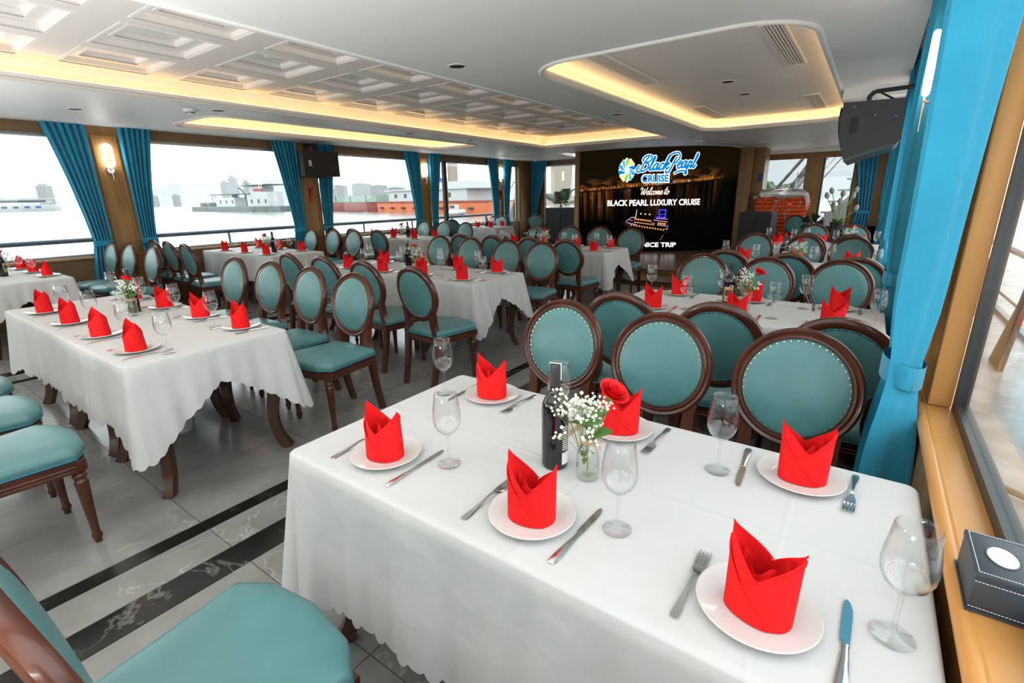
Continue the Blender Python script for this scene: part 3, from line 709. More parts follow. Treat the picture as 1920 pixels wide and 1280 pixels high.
st2.append([(2.27, 1.965), (2.38, 2.01), (2.50, 2.0), (2.53, 1.955), (2.49, 1.945), (2.52, 2.03), (2.57, 2.12)])
wo = onscreen('lettering_outline', ribbon(st + st2, 0.070), 'txt_white', 0.003)
onscreen('lettering', ribbon(st + st2, 0.038), 'txt_blue', 0.007, wo)
wo = put_text('lettering_outline', 'CRUISE', 1.525, 2.165, 1.752, 1.962, 'txt_white', 0.003, 0.085)
put_text('lettering', 'CRUISE', 1.55, 2.14, 1.775, 1.94, 'txt_blue', 0.006, 0.04, 0, wo)
st, _ = script('Welcome to', 1.53, 1.50, 0.165, 0.22, 0.93)
onscreen('lettering', ribbon(st, 0.017), 'txt_cream', 0.004)
put_text('lettering', 'BLACK PEARL LUXURY CRUISE', 0.757, 2.915, 1.252, 1.392, 'txt_white', 0.004, 0.030)
put_text('lettering', 'NICE TRIP', 1.62, 2.415, 0.295, 0.405, 'txt_white', 0.004, 0.030)
# the little lit ship in the picture
SHIP = onscreen('ship_picture', [[(1.14, 0.86), (1.30, 0.74), (2.17, 0.60), (2.22, 0.78), (1.95, 0.80), (1.4, 0.90)]], 'ship_hull', 0.003)
def line(s0, z0, s1, z1, t): return [(s0, z0), (s1, z1), (s1, z1 + t), (s0, z0 + t)]
onscreen('ship_deck_lights', [line(1.24, 0.865, 1.42, 0.825, 0.012), line(1.42, 0.825, 2.20, 0.705, 0.012), line(1.22, 0.885, 1.36, 0.985, 0.014), line(1.36, 0.985, 1.95, 0.905, 0.014), line(1.95, 0.905, 2.19, 0.875, 0.012), line(1.93, 0.955, 2.18, 0.935, 0.012), line(2.19, 0.715, 2.205, 0.80, 0.02), line(1.95, 0.80, 2.19, 0.775, 0.010), line(1.30, 0.925, 1.9, 0.845, 0.009)], 'ship_pink', 0.006, SHIP)
onscreen('ship_windows', [line(1.34 + 0.062 * k, 0.800 - 0.0098 * k, 1.375 + 0.062 * k, 0.795 - 0.0098 * k, 0.032) for k in range(13)] + [line(1.42 + 0.045 * k, 0.935 - 0.006 * k, 1.452 + 0.045 * k, 0.931 - 0.006 * k, 0.036) for k in range(9)] + [line(1.42 + 0.06 * k, 0.868 - 0.0085 * k, 1.462 + 0.06 * k, 0.862 - 0.0085 * k, 0.026) for k in range(8)] + [line(1.96 + 0.05 * k, 0.822 - 0.005 * k, 1.995 + 0.05 * k, 0.818 - 0.005 * k, 0.05) for k in range(4)], 'ship_orange', 0.005, SHIP)
onscreen('ship_tower', [[(1.97, 0.96), (2.0, 0.96), (2.0, 1.17), (1.97, 1.17)], [(2.11, 0.96), (2.14, 0.96), (2.14, 1.17), (2.11, 1.17)], [(1.97, 1.14), (2.14, 1.14), (2.14, 1.17), (1.97, 1.17)], [(1.97, 1.04), (2.14, 1.04), (2.14, 1.06), (1.97, 1.06)], [(1.90, 0.95), (2.14, 0.95), (2.14, 1.0), (1.90, 1.0)]], 'ship_blue', 0.005, SHIP)
onscreen('ship_glow', [[(1.30, 0.72), (1.36, 0.62), (2.05, 0.46), (2.12, 0.58)]], 'ship_glow', 0.002, SHIP)
onscreen('ship_mast', [[(1.44, 0.98), (1.455, 0.98), (1.475, 1.17), (1.465, 1.17)]] + [[(1.55 + 0.1 * k, 1.06 - 0.01 * k), (1.585 + 0.1 * k, 1.06 - 0.01 * k), (1.585 + 0.1 * k, 1.085 - 0.01 * k), (1.55 + 0.1 * k, 1.085 - 0.01 * k)] for k in range(3)], 'txt_cream', 0.005, SHIP)
# wooden surround of the screen
ob('side_post', MB().box(-6.12, -6.0, 11.30, 11.6, 0.18, 2.545, 0.004), 'pillarwood', SCR, False)
ob('side_post', MB().box(-2.80, -2.52, 13.50, 13.62, 0.18, 2.545, 0.004), 'pillarwood', SCR, False)
bk = MB(); bk.loops([[spt(SARC[-1] * k / 40, 0.18, -0.065) for k in range(41)], [spt(SARC[-1] * k / 40, 2.62, -0.065) for k in range(41)]], False, False, False); ob('back_panel', bk, 'darkwall', SCR, False)
bk = MB(); bk.loops([[spt(SARC[-1] * k / 40, 0.18, 0.004) for k in range(41)], [spt(SARC[-1] * k / 40, 0.192, 0.004) for k in range(41)]], False, False, False); ob('base_trim', bk, 'darkwall', SCR, False)
t = thing('wood_column', 'narrow wood clad column just past the screen edge', 'column', (-2.42, 14.2, 0))
ob('shaft', MB().box(-0.22, 0.12, -0.3, 0.3, 0, 2.55, 0.005), 'pillarwood', t, False); ob('notice', MB().box(0.0, 0.10, -0.306, -0.301, 1.75, 1.95), 'boat_blue', t, False); ob('switch_plate', MB().box(-0.06, 0.06, -0.308, -0.301, 1.35, 1.43, 0.003), 'trim_white', t, False)
# ------------------------------------------------------------------ chair
def back_pt(u, v, w_):
    """point on the leaning oval back: u across, v up, w toward the sitter (+y)"""
    a = radians(10.5); w_ += 0.32 * u * u
    return (u, -0.222 - sin(a) * v + cos(a) * w_, 0.778 + cos(a) * v + sin(a) * w_)
def seat_outline(k=1.0):
    p = [(-0.205, -0.205), (0.205, -0.205), (0.225, -0.02), (0.250, 0.195), (0.16, 0.253), (0.0, 0.274), (-0.16, 0.253), (-0.250, 0.195), (-0.225, -0.02)]
    q = []
    for i, a in enumerate(p):     # keep corners fairly tight
        b = p[(i + 1) % len(p)]; q += [a, (a[0] * 0.86 + b[0] * 0.14, a[1] * 0.86 + b[1] * 0.14), (a[0] * 0.14 + b[0] * 0.86, a[1] * 0.14 + b[1] * 0.86)]
    q = chaikin(q, 1); return [(x * k, (y - 0.02) * k + 0.02) for x, y in q]
def chair_parts():
    A, B = 0.201, 0.2085
    prof = [(-0.021, -0.016), (-0.012, -0.022), (0.010, -0.022), (0.021, -0.014), (0.024, 0.0), (0.021, 0.012), (0.013, 0.020), (0.005, 0.017), (0.001, 0.013), (-0.006, 0.020), (-0.014, 0.019), (-0.021, 0.010)]
    n = 48; rings = []
    for k in range(n):
        t = 2 * pi * k / n
        rings.append([back_pt((A + d) * cos(t), (B + d) * sin(t), w_) for d, w_ in prof])
    mb = MB(); m = len(prof); mb.v = [p for r in rings for p in r]
    for i in range(n):
        for j in range(m):
            a = i * m + j; b = i * m + (j + 1) % m; c = ((i + 1) % n) * m + (j + 1) % m; d = ((i + 1) % n) * m + j; mb.f.append((a, d, c, b))
    ring = mb.mesh('back_frame', 'mahogany')
    def dome(sgn, height, edge):
        mb = MB(); rr = [1.0, 0.97, 0.9, 0.78, 0.6, 0.4, 0.2]; ns = 40
        for r in rr:
            h = edge + height * (1 - r ** 2.6) ** 0.62 if r < 1 else edge - 0.004
            mb.v += [back_pt(0.186 * r * cos(2 * pi * k / ns), 0.193 * r * sin(2 * pi * k / ns), sgn * h) for k in range(ns)]
        for i in range(len(rr) - 1):
            for k in range(ns):
                a = i * ns + k; b = i * ns + (k + 1) % ns; f = (a, b, b + ns, a + ns); mb.f.append(f if sgn > 0 else f[::-1])
        mb.f.append(tuple((len(rr) - 1) * ns + k for k in (range(ns) if sgn > 0 else reversed(range(ns)))))
        return mb.mesh('backrest' if sgn > 0 else 'back_panel', 'teal')
    def nails(sgn, w_):
        mb = MB(); cnt = 46
        for k in range(cnt):
            t = 2 * pi * k / cnt; c = Vector(back_pt(0.176 * cos(t), 0.183 * sin(t), sgn * w_)); nr = Vector(back_pt(0.176 * cos(t), 0.183 * sin(t), sgn * (w_ + 0.01))) - c; nr.normalize()
            u = Vector((1, 0, 0)); u = (u - nr * u.dot(nr)).normalized(); v = nr.cross(u); r = 0.0043
            base = [c + (u * cos(pi * j / 3) + v * sin(pi * j / 3)) * r for j in range(6)]; mid = [c + (u * cos(pi * j / 3) + v * sin(pi * j / 3)) * r * 0.65 + nr * 0.003 for j in range(6)]
            mb.loops([base, mid], True, False, True)
        return mb.mesh('nail_trim', 'brass')
    def braid(sgn, w_):
        pts = [back_pt(0.177 * cos(2 * pi * k / 40), 0.184 * sin(2 * pi * k / 40), sgn * w_) for k in range(41)]
        return MB().tube(pts, 0.0048, 6, False).mesh('braid', 'teal_braid')
    # seat
    mb = MB(); lay = [(0.434, 0.975), (0.440, 1.0), (0.462, 1.008), (0.478, 0.985), (0.489, 0.93), (0.497, 0.82), (0.503, 0.62), (0.506, 0.35)]
    mb.loops([[(x, y, z) for x, y in seat_outline(k)] for z, k in lay], True, False, True)
    seat = mb.mesh('seat', 'teal', True, 60)
    pip = [(x, y, 0.442) for x, y in seat_outline(1.0)]
    piping = MB().tube(pip + [pip[0], pip[1]], 0.0045, 6, False).mesh('seat_piping', 'teal_braid')
    lay = [(0.374, 0.925), (0.376, 0.965), (0.388, 0.97), (0.391, 0.955), (0.396, 0.955), (0.399, 0.968), (0.404, 0.968), (0.407, 0.958), (0.432, 0.962), (0.435, 0.985)]
    apron = MB().loops([[(x, y, z) for x, y in seat_outline(k)] for z, k in lay]).mesh('seat_frame', 'mahogany', True, 30)
    prof = [(0.0, 0.0), (0.0135, 0.0), (0.0145, 0.02), (0.020, 0.028), (0.021, 0.04), (0.0165, 0.05), (0.0155, 0.056), (0.0175, 0.12), (0.0255, 0.295), (0.0275, 0.315), (0.022, 0.326), (0.0195, 0.331), (0.0265, 0.338), (0.028, 0.347), (0.0265, 0.355), (0.021, 0.361), (0.030, 0.370), (0.030, 0.375)]
    fl = MB().lathe(prof, 14).box(-0.031, 0.031, -0.031, 0.031, 0.3752, 0.428, 0.004).mesh('leg', 'mahogany')
    def rear(s):
        pts = catmull([(0.163 * s, -0.205, 0.668), (0.150 * s, -0.196, 0.60), (0.148 * s, -0.188, 0.53), (0.165 * s, -0.186, 0.45), (0.172 * s, -0.192, 0.36), (0.170 * s, -0.215, 0.18), (0.165 * s, -0.255, 0.0)], 4)
        secs = [(0.020 + 0.006 * sin(pi * i / (len(pts) - 1)), 0.017 + 0.005 * sin(pi * min(1, 1.3 * i / (len(pts) - 1)))) for i in range(len(pts))]
        return MB().bar(pts, secs, (1, 0, 0)).mesh('leg', 'mahogany', True, 30)
    legf = fl
    return dict(ring=ring, front=dome(1, 0.026, 0.012), back=dome(-1, 0.010, 0.014), n1=nails(1, 0.0175), n2=nails(-1, 0.0185), b1=braid(1, 0.014), b2=braid(-1, 0.0155), seat=seat, piping=piping, apron=apron, legf=legf, rl=rear(-1), rr=rear(1))
CH = chair_parts()
def put_chair(x, y, facing, label, group, jit=0.0):
    """origin under the seat centre; facing +1 looks along +Y, -1 along -Y"""
    t = thing('dining_chair', label, 'chair', (x, y, 0), (0 if facing > 0 else pi) + jit, group)
    bf = link('back_frame', CH['ring'], t)
    f = link('backrest', CH['front'], t); stuff(link('nail_trim', CH['n1'], f)); link('braid', CH['b1'], f)
    b = link('back_panel', CH['back'], t); stuff(link('nail_trim', CH['n2'], b)); link('braid', CH['b2'], b)
    s = link('seat', CH['seat'], t); link('seat_piping', CH['piping'], s)
    link('seat_frame', CH['apron'], t)
    for sx in (-1, 1):
        link('leg', CH['legf'], t, (0.202 * sx, 0.198, 0))
    link('leg', CH['rl'], t); link('leg', CH['rr'], t)
    return t

# ------------------------------------------------------------------ table and cloth
def table_parts():
    h = 0.386
    top = MB().box(-h, h, -h, h, 0.722, 0.757, 0.006).mesh('table_top', 'tablewood')
    ap = MB().box(-h + 0.05, h - 0.05, -h + 0.05, -h + 0.07, 0.64, 0.7215).box(-h + 0.05, h - 0.05, h - 0.07, h - 0.05, 0.64, 0.7215).box(-h + 0.05, -h + 0.07, -h + 0.07, h - 0.07, 0.64, 0.7215).box(h - 0.07, h - 0.05, -h + 0.07, h - 0.07, 0.64, 0.7215).mesh('apron', 'tablewood')
    legs = []
    for sx, sy in ((-1, -1), (1, -1), (1, 1), (-1, 1)):
        d = Vector((sx, sy, 0)).normalized(); side = Vector((-sy, sx, 0)).normalized()
        prof = catmull([(0.0, 0.7205, 0), (0.012, 0.62, 0), (0.010, 0.53, 0), (-0.022, 0.38, 0), (-0.048, 0.24, 0), (-0.036, 0.11, 0), (0.012, 0.0, 0)], 5)
        base = Vector((sx * (h - 0.055), sy * (h - 0.055), 0))
        pts = [base + d * p.x + Vector((0, 0, p.y)) for p in prof]
        secs = [(0.026, 0.048 - 0.022 * smooth01(i / (len(pts) - 1) * 1.2) + 0.006 * (i == len(pts) - 1)) for i in range(len(pts))]
        legs.append(MB().bar(pts, secs, side).mesh('leg', 'tablewood', True, 30))
    return top, ap, legs
TP = table_parts()
def put_table(x, y, label, group):
    t = thing('dining_table', label, 'table', (x, y, 0), 0, group)
    link('table_top', TP[0], t); link('apron', TP[1], t)
    for l in TP[2]: link('leg', l, t)
ZT = 0.7605
def cloth(x0, x1, y0, y1, label, seed, dl=0.37, de=0.165, tip=0.47, fine=True, flr=(1.0, 1.0)):
    rnd = random.Random(seed); r = 0.028
    lam = 0.052; step = lam / (6 if fine else 4)
    # perimeter samples: (point, normal, side, dist to nearest corner)
    P = []
    W, D = x1 - x0 - 2 * r, y1 - y0 - 2 * r; arc = pi * r / 2
    segs = [('f', W), ('c', arc), ('e', D), ('c', arc), ('b', W), ('c', arc), ('e2', D), ('c', arc)]
    tot = sum(s[1] for s in segs); n = int(tot / step / 6) * 6; s_at = 0
    cs = [(x1 - r, y0 + r, -90), (x1 - r, y1 - r, 0), (x0 + r, y1 - r, 90), (x0 + r, y0 + r, 180)]
    # unroll so that corners get extra samples (flared cone of cloth)
    samples = []
    for si, (kind, ln) in enumerate(segs):
        k = max(2, int(round(ln / step))) if kind != 'c' else (26 if fine else 14)
        for i in range(k):
            t = i / k
            if kind == 'f': p = (x0 + r + t * W, y0); nr = (0, -1); dc = min(t, 1 - t) * W
            elif kind == 'e': p = (x1, y0 + r + t * D); nr = (1, 0); dc = min(t, 1 - t) * D
            elif kind == 'b': p = (x1 - r - t * W, y1); nr = (0, 1); dc = min(t, 1 - t) * W
            elif kind == 'e2': p = (x0, y1 - r - t * D); nr = (-1, 0); dc = min(t, 1 - t) * D
            else:
                cx, cy_, a0 = cs[si // 2]; a = radians(a0 + 90 * t); p = (cx + r * cos(a), cy_ + r * sin(a)); nr = (cos(a), sin(a)); dc = -abs(sin(a) * cos(a)) * 2
            samples.append((p, nr, kind, dc))
    ph = [rnd.uniform(0, 6.28) for _ in range(6)]; sacc = 0.0; N_ = len(samples)
    rows = [(-0.02, 0.0), (-0.006, 0.0005), (0.0015, -0.006)]; fr = [0.08, 0.2, 0.36, 0.54, 0.72, 0.88, 1.0]
    rings = [[] for _ in range(3 + len(fr))]
    arcp = 0.0; prev = None
    for i, (p, nr, kind, dc) in enumerate(samples):
        if kind == 'c':
            drop = tip * (0.955 + 0.045 * (-dc)); wx = abs(nr[0]) ** 2; flare = (0.028 + 0.065 * wx + 0.03 * (-dc)) * (flr[1] if nr[0] > 0 else flr[0]); arcp += 0.0078 if fine else 0.0145
        elif kind in ('f', 'b'):
            q = max(0.0, 1 - dc / 0.26); drop = dl + (tip * 0.955 - dl) * q ** 1.4; flare = 0.014 + 0.014 * q ** 2; arcp += step
            drop += 0.018 * sin(p[0] * 5 + ph[0]) * (1 - q)
        else:
            q = max(0.0, 1 - dc / (0.40)); drop = de + (tip * 0.955 - de) * q ** 1.25; flare = (0.012 + 0.081 * q ** 1.6) * (flr[1] if nr[0] > 0 else flr[0]); arcp += step
        wave = 0.5 * sin(arcp * 13 + ph[1]) + 0.4 * sin(arcp * 29 + ph[2] + sin(arcp * 7)) + 0.25 * sin(arcp * 61 + ph[3])
        sc = abs(sin(pi * arcp / lam)) ** 0.75 * 0.019
        for j, (o, dz) in enumerate(rows): rings[j].append((p[0] + nr[0] * o, p[1] + nr[1] * o, ZT + dz))
        for j, f in enumerate(fr):
            d = drop * f + (sc if f == 1.0 else 0); amp = 0.024 * f ** 0.9 * (1.0 if kind != 'c' else 0.4)
            o = 0.002 + flare * f + amp * (wave + 0.9) * 0.8
            rings[3 + j].append((p[0] + nr[0] * o, p[1] + nr[1] * o, ZT - 0.008 - d))
    mb = MB(); mb.loops(rings[::-1], True, False, True)
    o = ob('tablecloth', mb, 'tablecloth', None, True, 70); return tag(o, label, 'tablecloth', 'scalloped white tablecloths')

# ------------------------------------------------------------------ tableware prototypes (z = 0 at the cloth)
def plate_mesh():
    return MB().lathe([(0.0, 0.004), (0.055, 0.004), (0.062, 0.0), (0.066, 0.002), (0.085, 0.009), (0.103, 0.0145), (0.1055, 0.0165), (0.104, 0.0185), (0.088, 0.014), (0.068, 0.009), (0.060, 0.0075), (0.0, 0.0075)], 40).mesh('dinner_plate', 'porcelain', True, 60)
PLATE = plate_mesh()
def glass_parts():
    foot = MB().lathe([(0.0, 0.0), (0.0335, 0.0), (0.0345, 0.0012), (0.033, 0.0024), (0.012, 0.006), (0.006, 0.011)], 28).mesh('foot', 'stemware', True, 60)
    stem = MB().lathe([(0.006, 0.011), (0.0042, 0.02), (0.0036, 0.05), (0.0042, 0.085), (0.007, 0.094)], 12).mesh('stem', 'stemware')
    out = [(0.0, 0.0925), (0.007, 0.094), (0.019, 0.101), (0.031, 0.114), (0.0385, 0.132), (0.0400, 0.148), (0.0385, 0.170), (0.0345, 0.198), (0.0312, 0.222)]
    inn = [(r - 0.0011, z + (0.003 if i < 3 else 0)) for i, (r, z) in enumerate(out)][::-1]
    inn[-1] = (0.0, 0.0965); inn[-2] = (0.006, 0.0972)
    bowl = MB().lathe(out + [(0.0309, 0.2226)] + inn, 32).mesh('bowl', 'stemware', True, 80)
    rim = MB().lathe([(0.0314, 0.2218), (0.0309, 0.2232), (0.0303, 0.2224)], 32).mesh('rim', 'porcelain')
    return [('foot', foot), ('stem', stem), ('bowl', bowl)]
GLASS = glass_parts()
def fork_parts():
    def wz(y): return 0.0035 + 0.010 * max(0, (abs(y - 0.055) < 0.001)) + 0.009 * smooth01((y - 0.02) / 0.05) * (1 - smooth01((y - 0.085) / 0.03))
    # length 0.205 along +y, centred
    def strip(pts, th=0.0011):
        mb = MB(); rings = []
        for y, hw, z in pts: rings.append([(-hw, y, z), (hw, y, z), (hw * 0.86, y, z + 2 * th), (-hw * 0.86, y, z + 2 * th)])
        return mb.loops(rings)
    h = strip([(-0.103, 0.005, 0.001), (-0.100, 0.0085, 0.001), (-0.085, 0.0092, 0.0015), (-0.06, 0.0065, 0.003), (-0.03, 0.0038, 0.007), (0.0, 0.0030, 0.010), (0.022, 0.0034, 0.0095)]).mesh('handle', 'steel')
    n = strip([(0.022, 0.0034, 0.0095), (0.032, 0.0085, 0.0065), (0.043, 0.0125, 0.0035), (0.056, 0.0130, 0.002)]).mesh('neck', 'steel')
    out = [('handle', h), ('neck', n)]
    for k in range(4):
        x = -0.0105 + 0.007 * k; mb = MB(); rings = []
        for y, hw, z in ((0.056, 0.0025, 0.002), (0.08, 0.0019, 0.0022), (0.095, 0.0016, 0.004), (0.103, 0.0008, 0.006)): rings.append([(x - hw, y, z), (x + hw, y, z), (x + hw, y, z + 0.002), (x - hw, y, z + 0.002)])
        out.append(('tine', mb.loops(rings).mesh('tine', 'steel')))
    return out
FORK = fork_parts()
def knife_parts():
    mb = MB(); rings = []
    for y, hw, th in ((-0.116, 0.004, 0.003), (-0.113, 0.008, 0.005), (-0.09, 0.0095, 0.0065), (-0.05, 0.0075, 0.006), (-0.012, 0.0055, 0.005), (0.0, 0.0062, 0.0045)): rings.append([(-hw, y, 0.0005), (hw, y, 0.0005), (hw, y, th * 0.6), (hw * 0.5, y, th), (-hw * 0.5, y, th), (-hw, y, th * 0.6)])
    h = mb.loops(rings).mesh('handle', 'steel')
    poly = [(-0.005, 0.0), (0.006, 0.0), (0.0065, 0.06), (0.0055, 0.09), (0.0, 0.110), (-0.006, 0.116), (-0.0095, 0.106), (-0.0098, 0.07), (-0.0095, 0.02), (-0.0085, 0.006)]
    b = MB().prism(poly, 0.0015, 0.0031).mesh('blade', 'steel', False)
    return [('handle', h), ('blade', b)]
KNIFE = knife_parts()
def napkin_parts(var):
    rnd = random.Random(var); a, b = 0.057, 0.046; pk, vl = 0.163, 0.078 + 0.010 * rnd.random()
    lo = rnd.uniform(0.85, 0.95)
    def top(t):   # t angle; peaks at 0 (right) and pi (left)
        c = abs(((t / (pi / 2)) % 2) - 1)
        return (vl + (pk - vl) * c ** 1.05) * (lo if cos(t) > 0 else 1.0)
    def P(t, z, off=0.0):
        h = top(t); f = min(1.0, z / h)
        k = 1 - 0.10 * f + 0.12 * (abs(cos(t)) ** 3) * f
        k2 = 1 - 0.30 * f * f * (abs(cos(t)) ** 2)
        return ((a + off) * cos(t) * k + 0.003 * sin(3 * t + var) * f, (b + off) * sin(t) * k * k2 * (1 + 0.05 * sin(2 * t + var)), 0.0012 + z)
    body = MB().grid(lambda u, v: P(2 * pi * u, v * top(2 * pi * u)), 48, 8).mesh('folded_body', 'napkin', True, 80)
    # two wrapped layers on the -y side, each ending in a diagonal folded edge
    def flap(t0, t1, z0, z1, off):
        def edge(u): return min(z0 + (z1 - z0) * u ** 0.9, top(t0 + (t1 - t0) * u) * 0.99)
        return MB().grid(lambda u, v: P(t0 + (t1 - t0) * u, edge(u) * v, off * min(1, 0.1 + 4 * u)), 18, 6), [P(t0 + (t1 - t0) * k / 18, edge(k / 18), off * min(1, 0.1 + 4 * k / 18)) for k in range(19)]
    d1 = rnd.uniform(300, 325)
    m1, e1 = flap(radians(184), radians(d1), 0.132, 0.006, 0.0045); m2, e2 = flap(radians(362), radians(215), 0.150 * lo, 0.050, 0.0022)
    f1 = m1.tube(e1, 0.0021, 6).mesh('front_fold', 'napkin', True, 80); f2 = m2.tube(e2, 0.0019, 6).mesh('front_fold', 'napkin', True, 80)
    def inner(u, v):
        t = radians(195 + 150 * u); r = 0.70 - 0.25 * v; h = (0.052 + 0.022 * sin(pi * u) + 0.016 * sin(7 * u + var)) * v + 0.02
        return (a * r * cos(t) * 0.95, b * r * sin(t) + 0.012 * v, h)
    f3 = MB().grid(inner, 12, 5).mesh('inner_fold', 'napkin', True, 80)
    def inner2(u, v):
        t = radians(20 + 140 * u); r = 0.80 - 0.10 * v; return (a * r * cos(t), b * r * sin(t) - 0.006 * v, (0.070 + 0.03 * abs(2 * u - 1) + 0.008 * sin(5 * u + var)) * v + 0.01)
    f5 = MB().grid(inner2, 12, 5).mesh('inner_fold', 'napkin', True, 80)
    hem = [P(radians(d), top(radians(d)) * 0.985, 0.0008) for d in range(2, 180, 6)]
    f4 = MB().tube(hem, 0.0016, 6).mesh('hem', 'napkin')
    return [('folded_body', body), ('front_fold', f1), ('front_fold', f2), ('inner_fold', f3), ('inner_fold', f5), ('hem', f4)]
NAPK = [napkin_parts(v) for v in range(3)]

def bottle_parts(front):
    body = MB().lathe([(0.0, 0.003), (0.03, 0.0), (0.036, 0.004), (0.0372, 0.012), (0.0372, 0.175), (0.036, 0.190), (0.030, 0.206), (0.019, 0.219), (0.0148, 0.232), (0.014, 0.246)], 32).mesh('bottle_body', 'wine_glass_dark', True, 60)
    cap = MB().lathe([(0.0142, 0.244), (0.0148, 0.246), (0.0150, 0.290), (0.0155, 0.292), (0.0155, 0.304), (0.0145, 0.308), (0.0, 0.308)], 24).mesh('capsule', 'capsule')
    def sector(a0, a1, z0, z1, r, n=12):
        return MB().grid(lambda u, v: (r * cos(radians(a0 + (a1 - a0) * u)), r * sin(radians(a0 + (a1 - a0) * u)), z0 + (z1 - z0) * v), n, 1)
    if front:
        lab = sector(-150, -60, 0.05, 0.145, 0.0376).mesh('paper_label', 'label_gold'); l2 = sector(-140, -70, 0.085, 0.125, 0.0378).mesh('label_print', 'label_ink')
        l3 = sector(-145, -65, 0.062, 0.068, 0.0378).mesh('label_print', 'label_ink')
        return [('bottle_body', body), ('capsule', cap), ('paper_label', lab, [('label_print', l2), ('label_print', l3)])]
    lab = sector(-42, 2, 0.018, 0.055, 0.0376).mesh('paper_label', 'label_white')
    subs = []
    for k in range(11):
        z = 0.062 + 0.0068 * k; wd = 34 - 9 * ((k * 7) % 3) / 3
        subs.append(('label_print', sector(-40, -40 + wd, z, z + 0.0035, 0.0376, 5).mesh('label_print', 'label_white')))
    seal = MB().box(-0.0165, 0.0165, -0.0025, 0.0025, 0.3082, 0.3092).box(0.0158, 0.0164, -0.004, 0.004, 0.262, 0.3092).box(-0.0164, -0.0158, -0.0025, 0.0025, 0.285, 0.3092).mesh('seal_strip', 'label_white')
    return [('bottle_body', body), ('capsule', cap), ('paper_label', lab, subs), ('seal_strip', seal)]
BOTTLE = [bottle_parts(False), bottle_parts(True)]
def vase_parts():
    out = [(0.0, 0.002), (0.024, 0.0), (0.030, 0.004), (0.0315, 0.015), (0.0315, 0.062), (0.029, 0.080), (0.021, 0.098), (0.0175, 0.108), (0.0175, 0.122), (0.021, 0.126)]
    inn = [(0.019, 0.126), (0.0158, 0.121), (0.0158, 0.108), (0.019, 0.098), (0.027, 0.079), (0.0292, 0.062), (0.0292, 0.018), (0.0, 0.012)]
    g = MB().lathe(out + inn, 28).mesh('vase_body', 'vase_glass', True, 60)
    wt = MB().lathe([(0.0, 0.013), (0.0288, 0.019), (0.0288, 0.058), (0.0, 0.058)], 24).mesh('water', 'vase_water', True, 40)
    tw = MB()
    for k in range(3): tw.tube([(0.0192 * cos(2 * pi * i / 16), 0.0192 * sin(2 * pi * i / 16), 0.108 + 0.0042 * k) for i in range(17)], 0.0022, 6)
    for s in (-1, 1): tw.tube(catmull([(0.019, 0, 0.112), (0.028, 0.010 * s, 0.119), (0.034, 0.014 * s, 0.112), (0.028, 0.006 * s, 0.107), (0.019, 0.0, 0.110), (0.030, 0.008 * s, 0.098), (0.032, 0.010 * s, 0.086)], 4), 0.0017, 5)
    return [('vase_body', g), ('water', wt), ('twine', tw.mesh('twine', 'twine'))]
VASE = vase_parts()
def petal_mesh(r, h, curl, wid, name='petal'):
    def fn(u, v):
        a = (u - 0.5) * wid; rr = r * (0.35 + 0.65 * sin(v * pi * 0.55)) + curl * v ** 4 * (0.6 + 0.4 * cos(a)); z = h * (v ** 0.8) - 0.35 * curl * v ** 5 - 0.08 * h * (2 * u - 1) ** 2 * v
        return (rr * cos(a), rr * sin(a), z)
    return MB().grid(fn, 6, 6).mesh(name, 'rose', True, 80)
PET = [(petal_mesh(0.006, 0.030, 0.001, 2.6), 4), (petal_mesh(0.012, 0.032, 0.005, 1.9), 5), (petal_mesh(0.018, 0.032, 0.006, 1.6), 6), (petal_mesh(0.0235, 0.029, 0.009, 1.4), 6)]
LEAFM = MB().grid(lambda u, v: ((v - 0.5) * 0.036 * sin(pi * min(1, u * 0.96 + 0.02)) ** 0.8, u * 0.048, 0.010 * u - 0.02 * u * u + 0.5 * abs(v - 0.5) ** 1.5 * 0.02), 8, 6).mesh('leaf', 'leaf', True, 80)
SEPAL = MB().lathe([(0.0, -0.008), (0.006, -0.006), (0.011, 0.0), (0.016, 0.008)], 10).mesh('calyx', 'leaf')
def put_rose(loc, rz, label, tilt=(0.35, 0.1), detail=True, h=0.235):
    t = thing('rose', label, 'flower', loc, rz, 'red roses in vases')
    top = Vector((tilt[0] * 0.12, tilt[1] * 0.12, h))
    pts = catmull([(0.0, 0.0, 0.02), (0.003, 0.0, 0.10), top * 0.75, top], 5); link('flower_stem', MB().tube(pts, 0.0026, 6).mesh('flower_stem', 'stem'), t)
    hd = link('bloom', SEPAL, t, top); hd.rotation_euler = (0.25, tilt[0] * 1.2, 0); hd.scale = (1.2, 1.2, 1.3)
    for li, (me, cnt) in enumerate(PET):
        for k in range(cnt):
            p = link('petal', me, hd, (0, 0, 0.001)); p.rotation_euler = (0, 0.05 * li, 2 * pi * (k + 0.37 * li) / cnt)
    if detail:
        for k, (z, a, s) in enumerate(((0.135, 0.3, 1.0), (0.15, 2.1, 0.9), (0.165, 3.7, 0.95), (0.175, 5.1, 0.8), (0.125, 4.6, 1.0), (0.145, 1.2, 0.8), (0.075, 5.6, 0.8), (0.06, 2.6, 0.8))):
            l = link('leaf', LEAFM, t, (0.006 * cos(a + pi / 2), 0.006 * sin(a + pi / 2), z)); l.rotation_euler = (0.5 - 0.9 * (z < 0.08), 0.2, a); l.scale = (s * 1.3, s * 1.3, s) if z > 0.1 else (s * 0.6, s * 0.45, s)
    return t
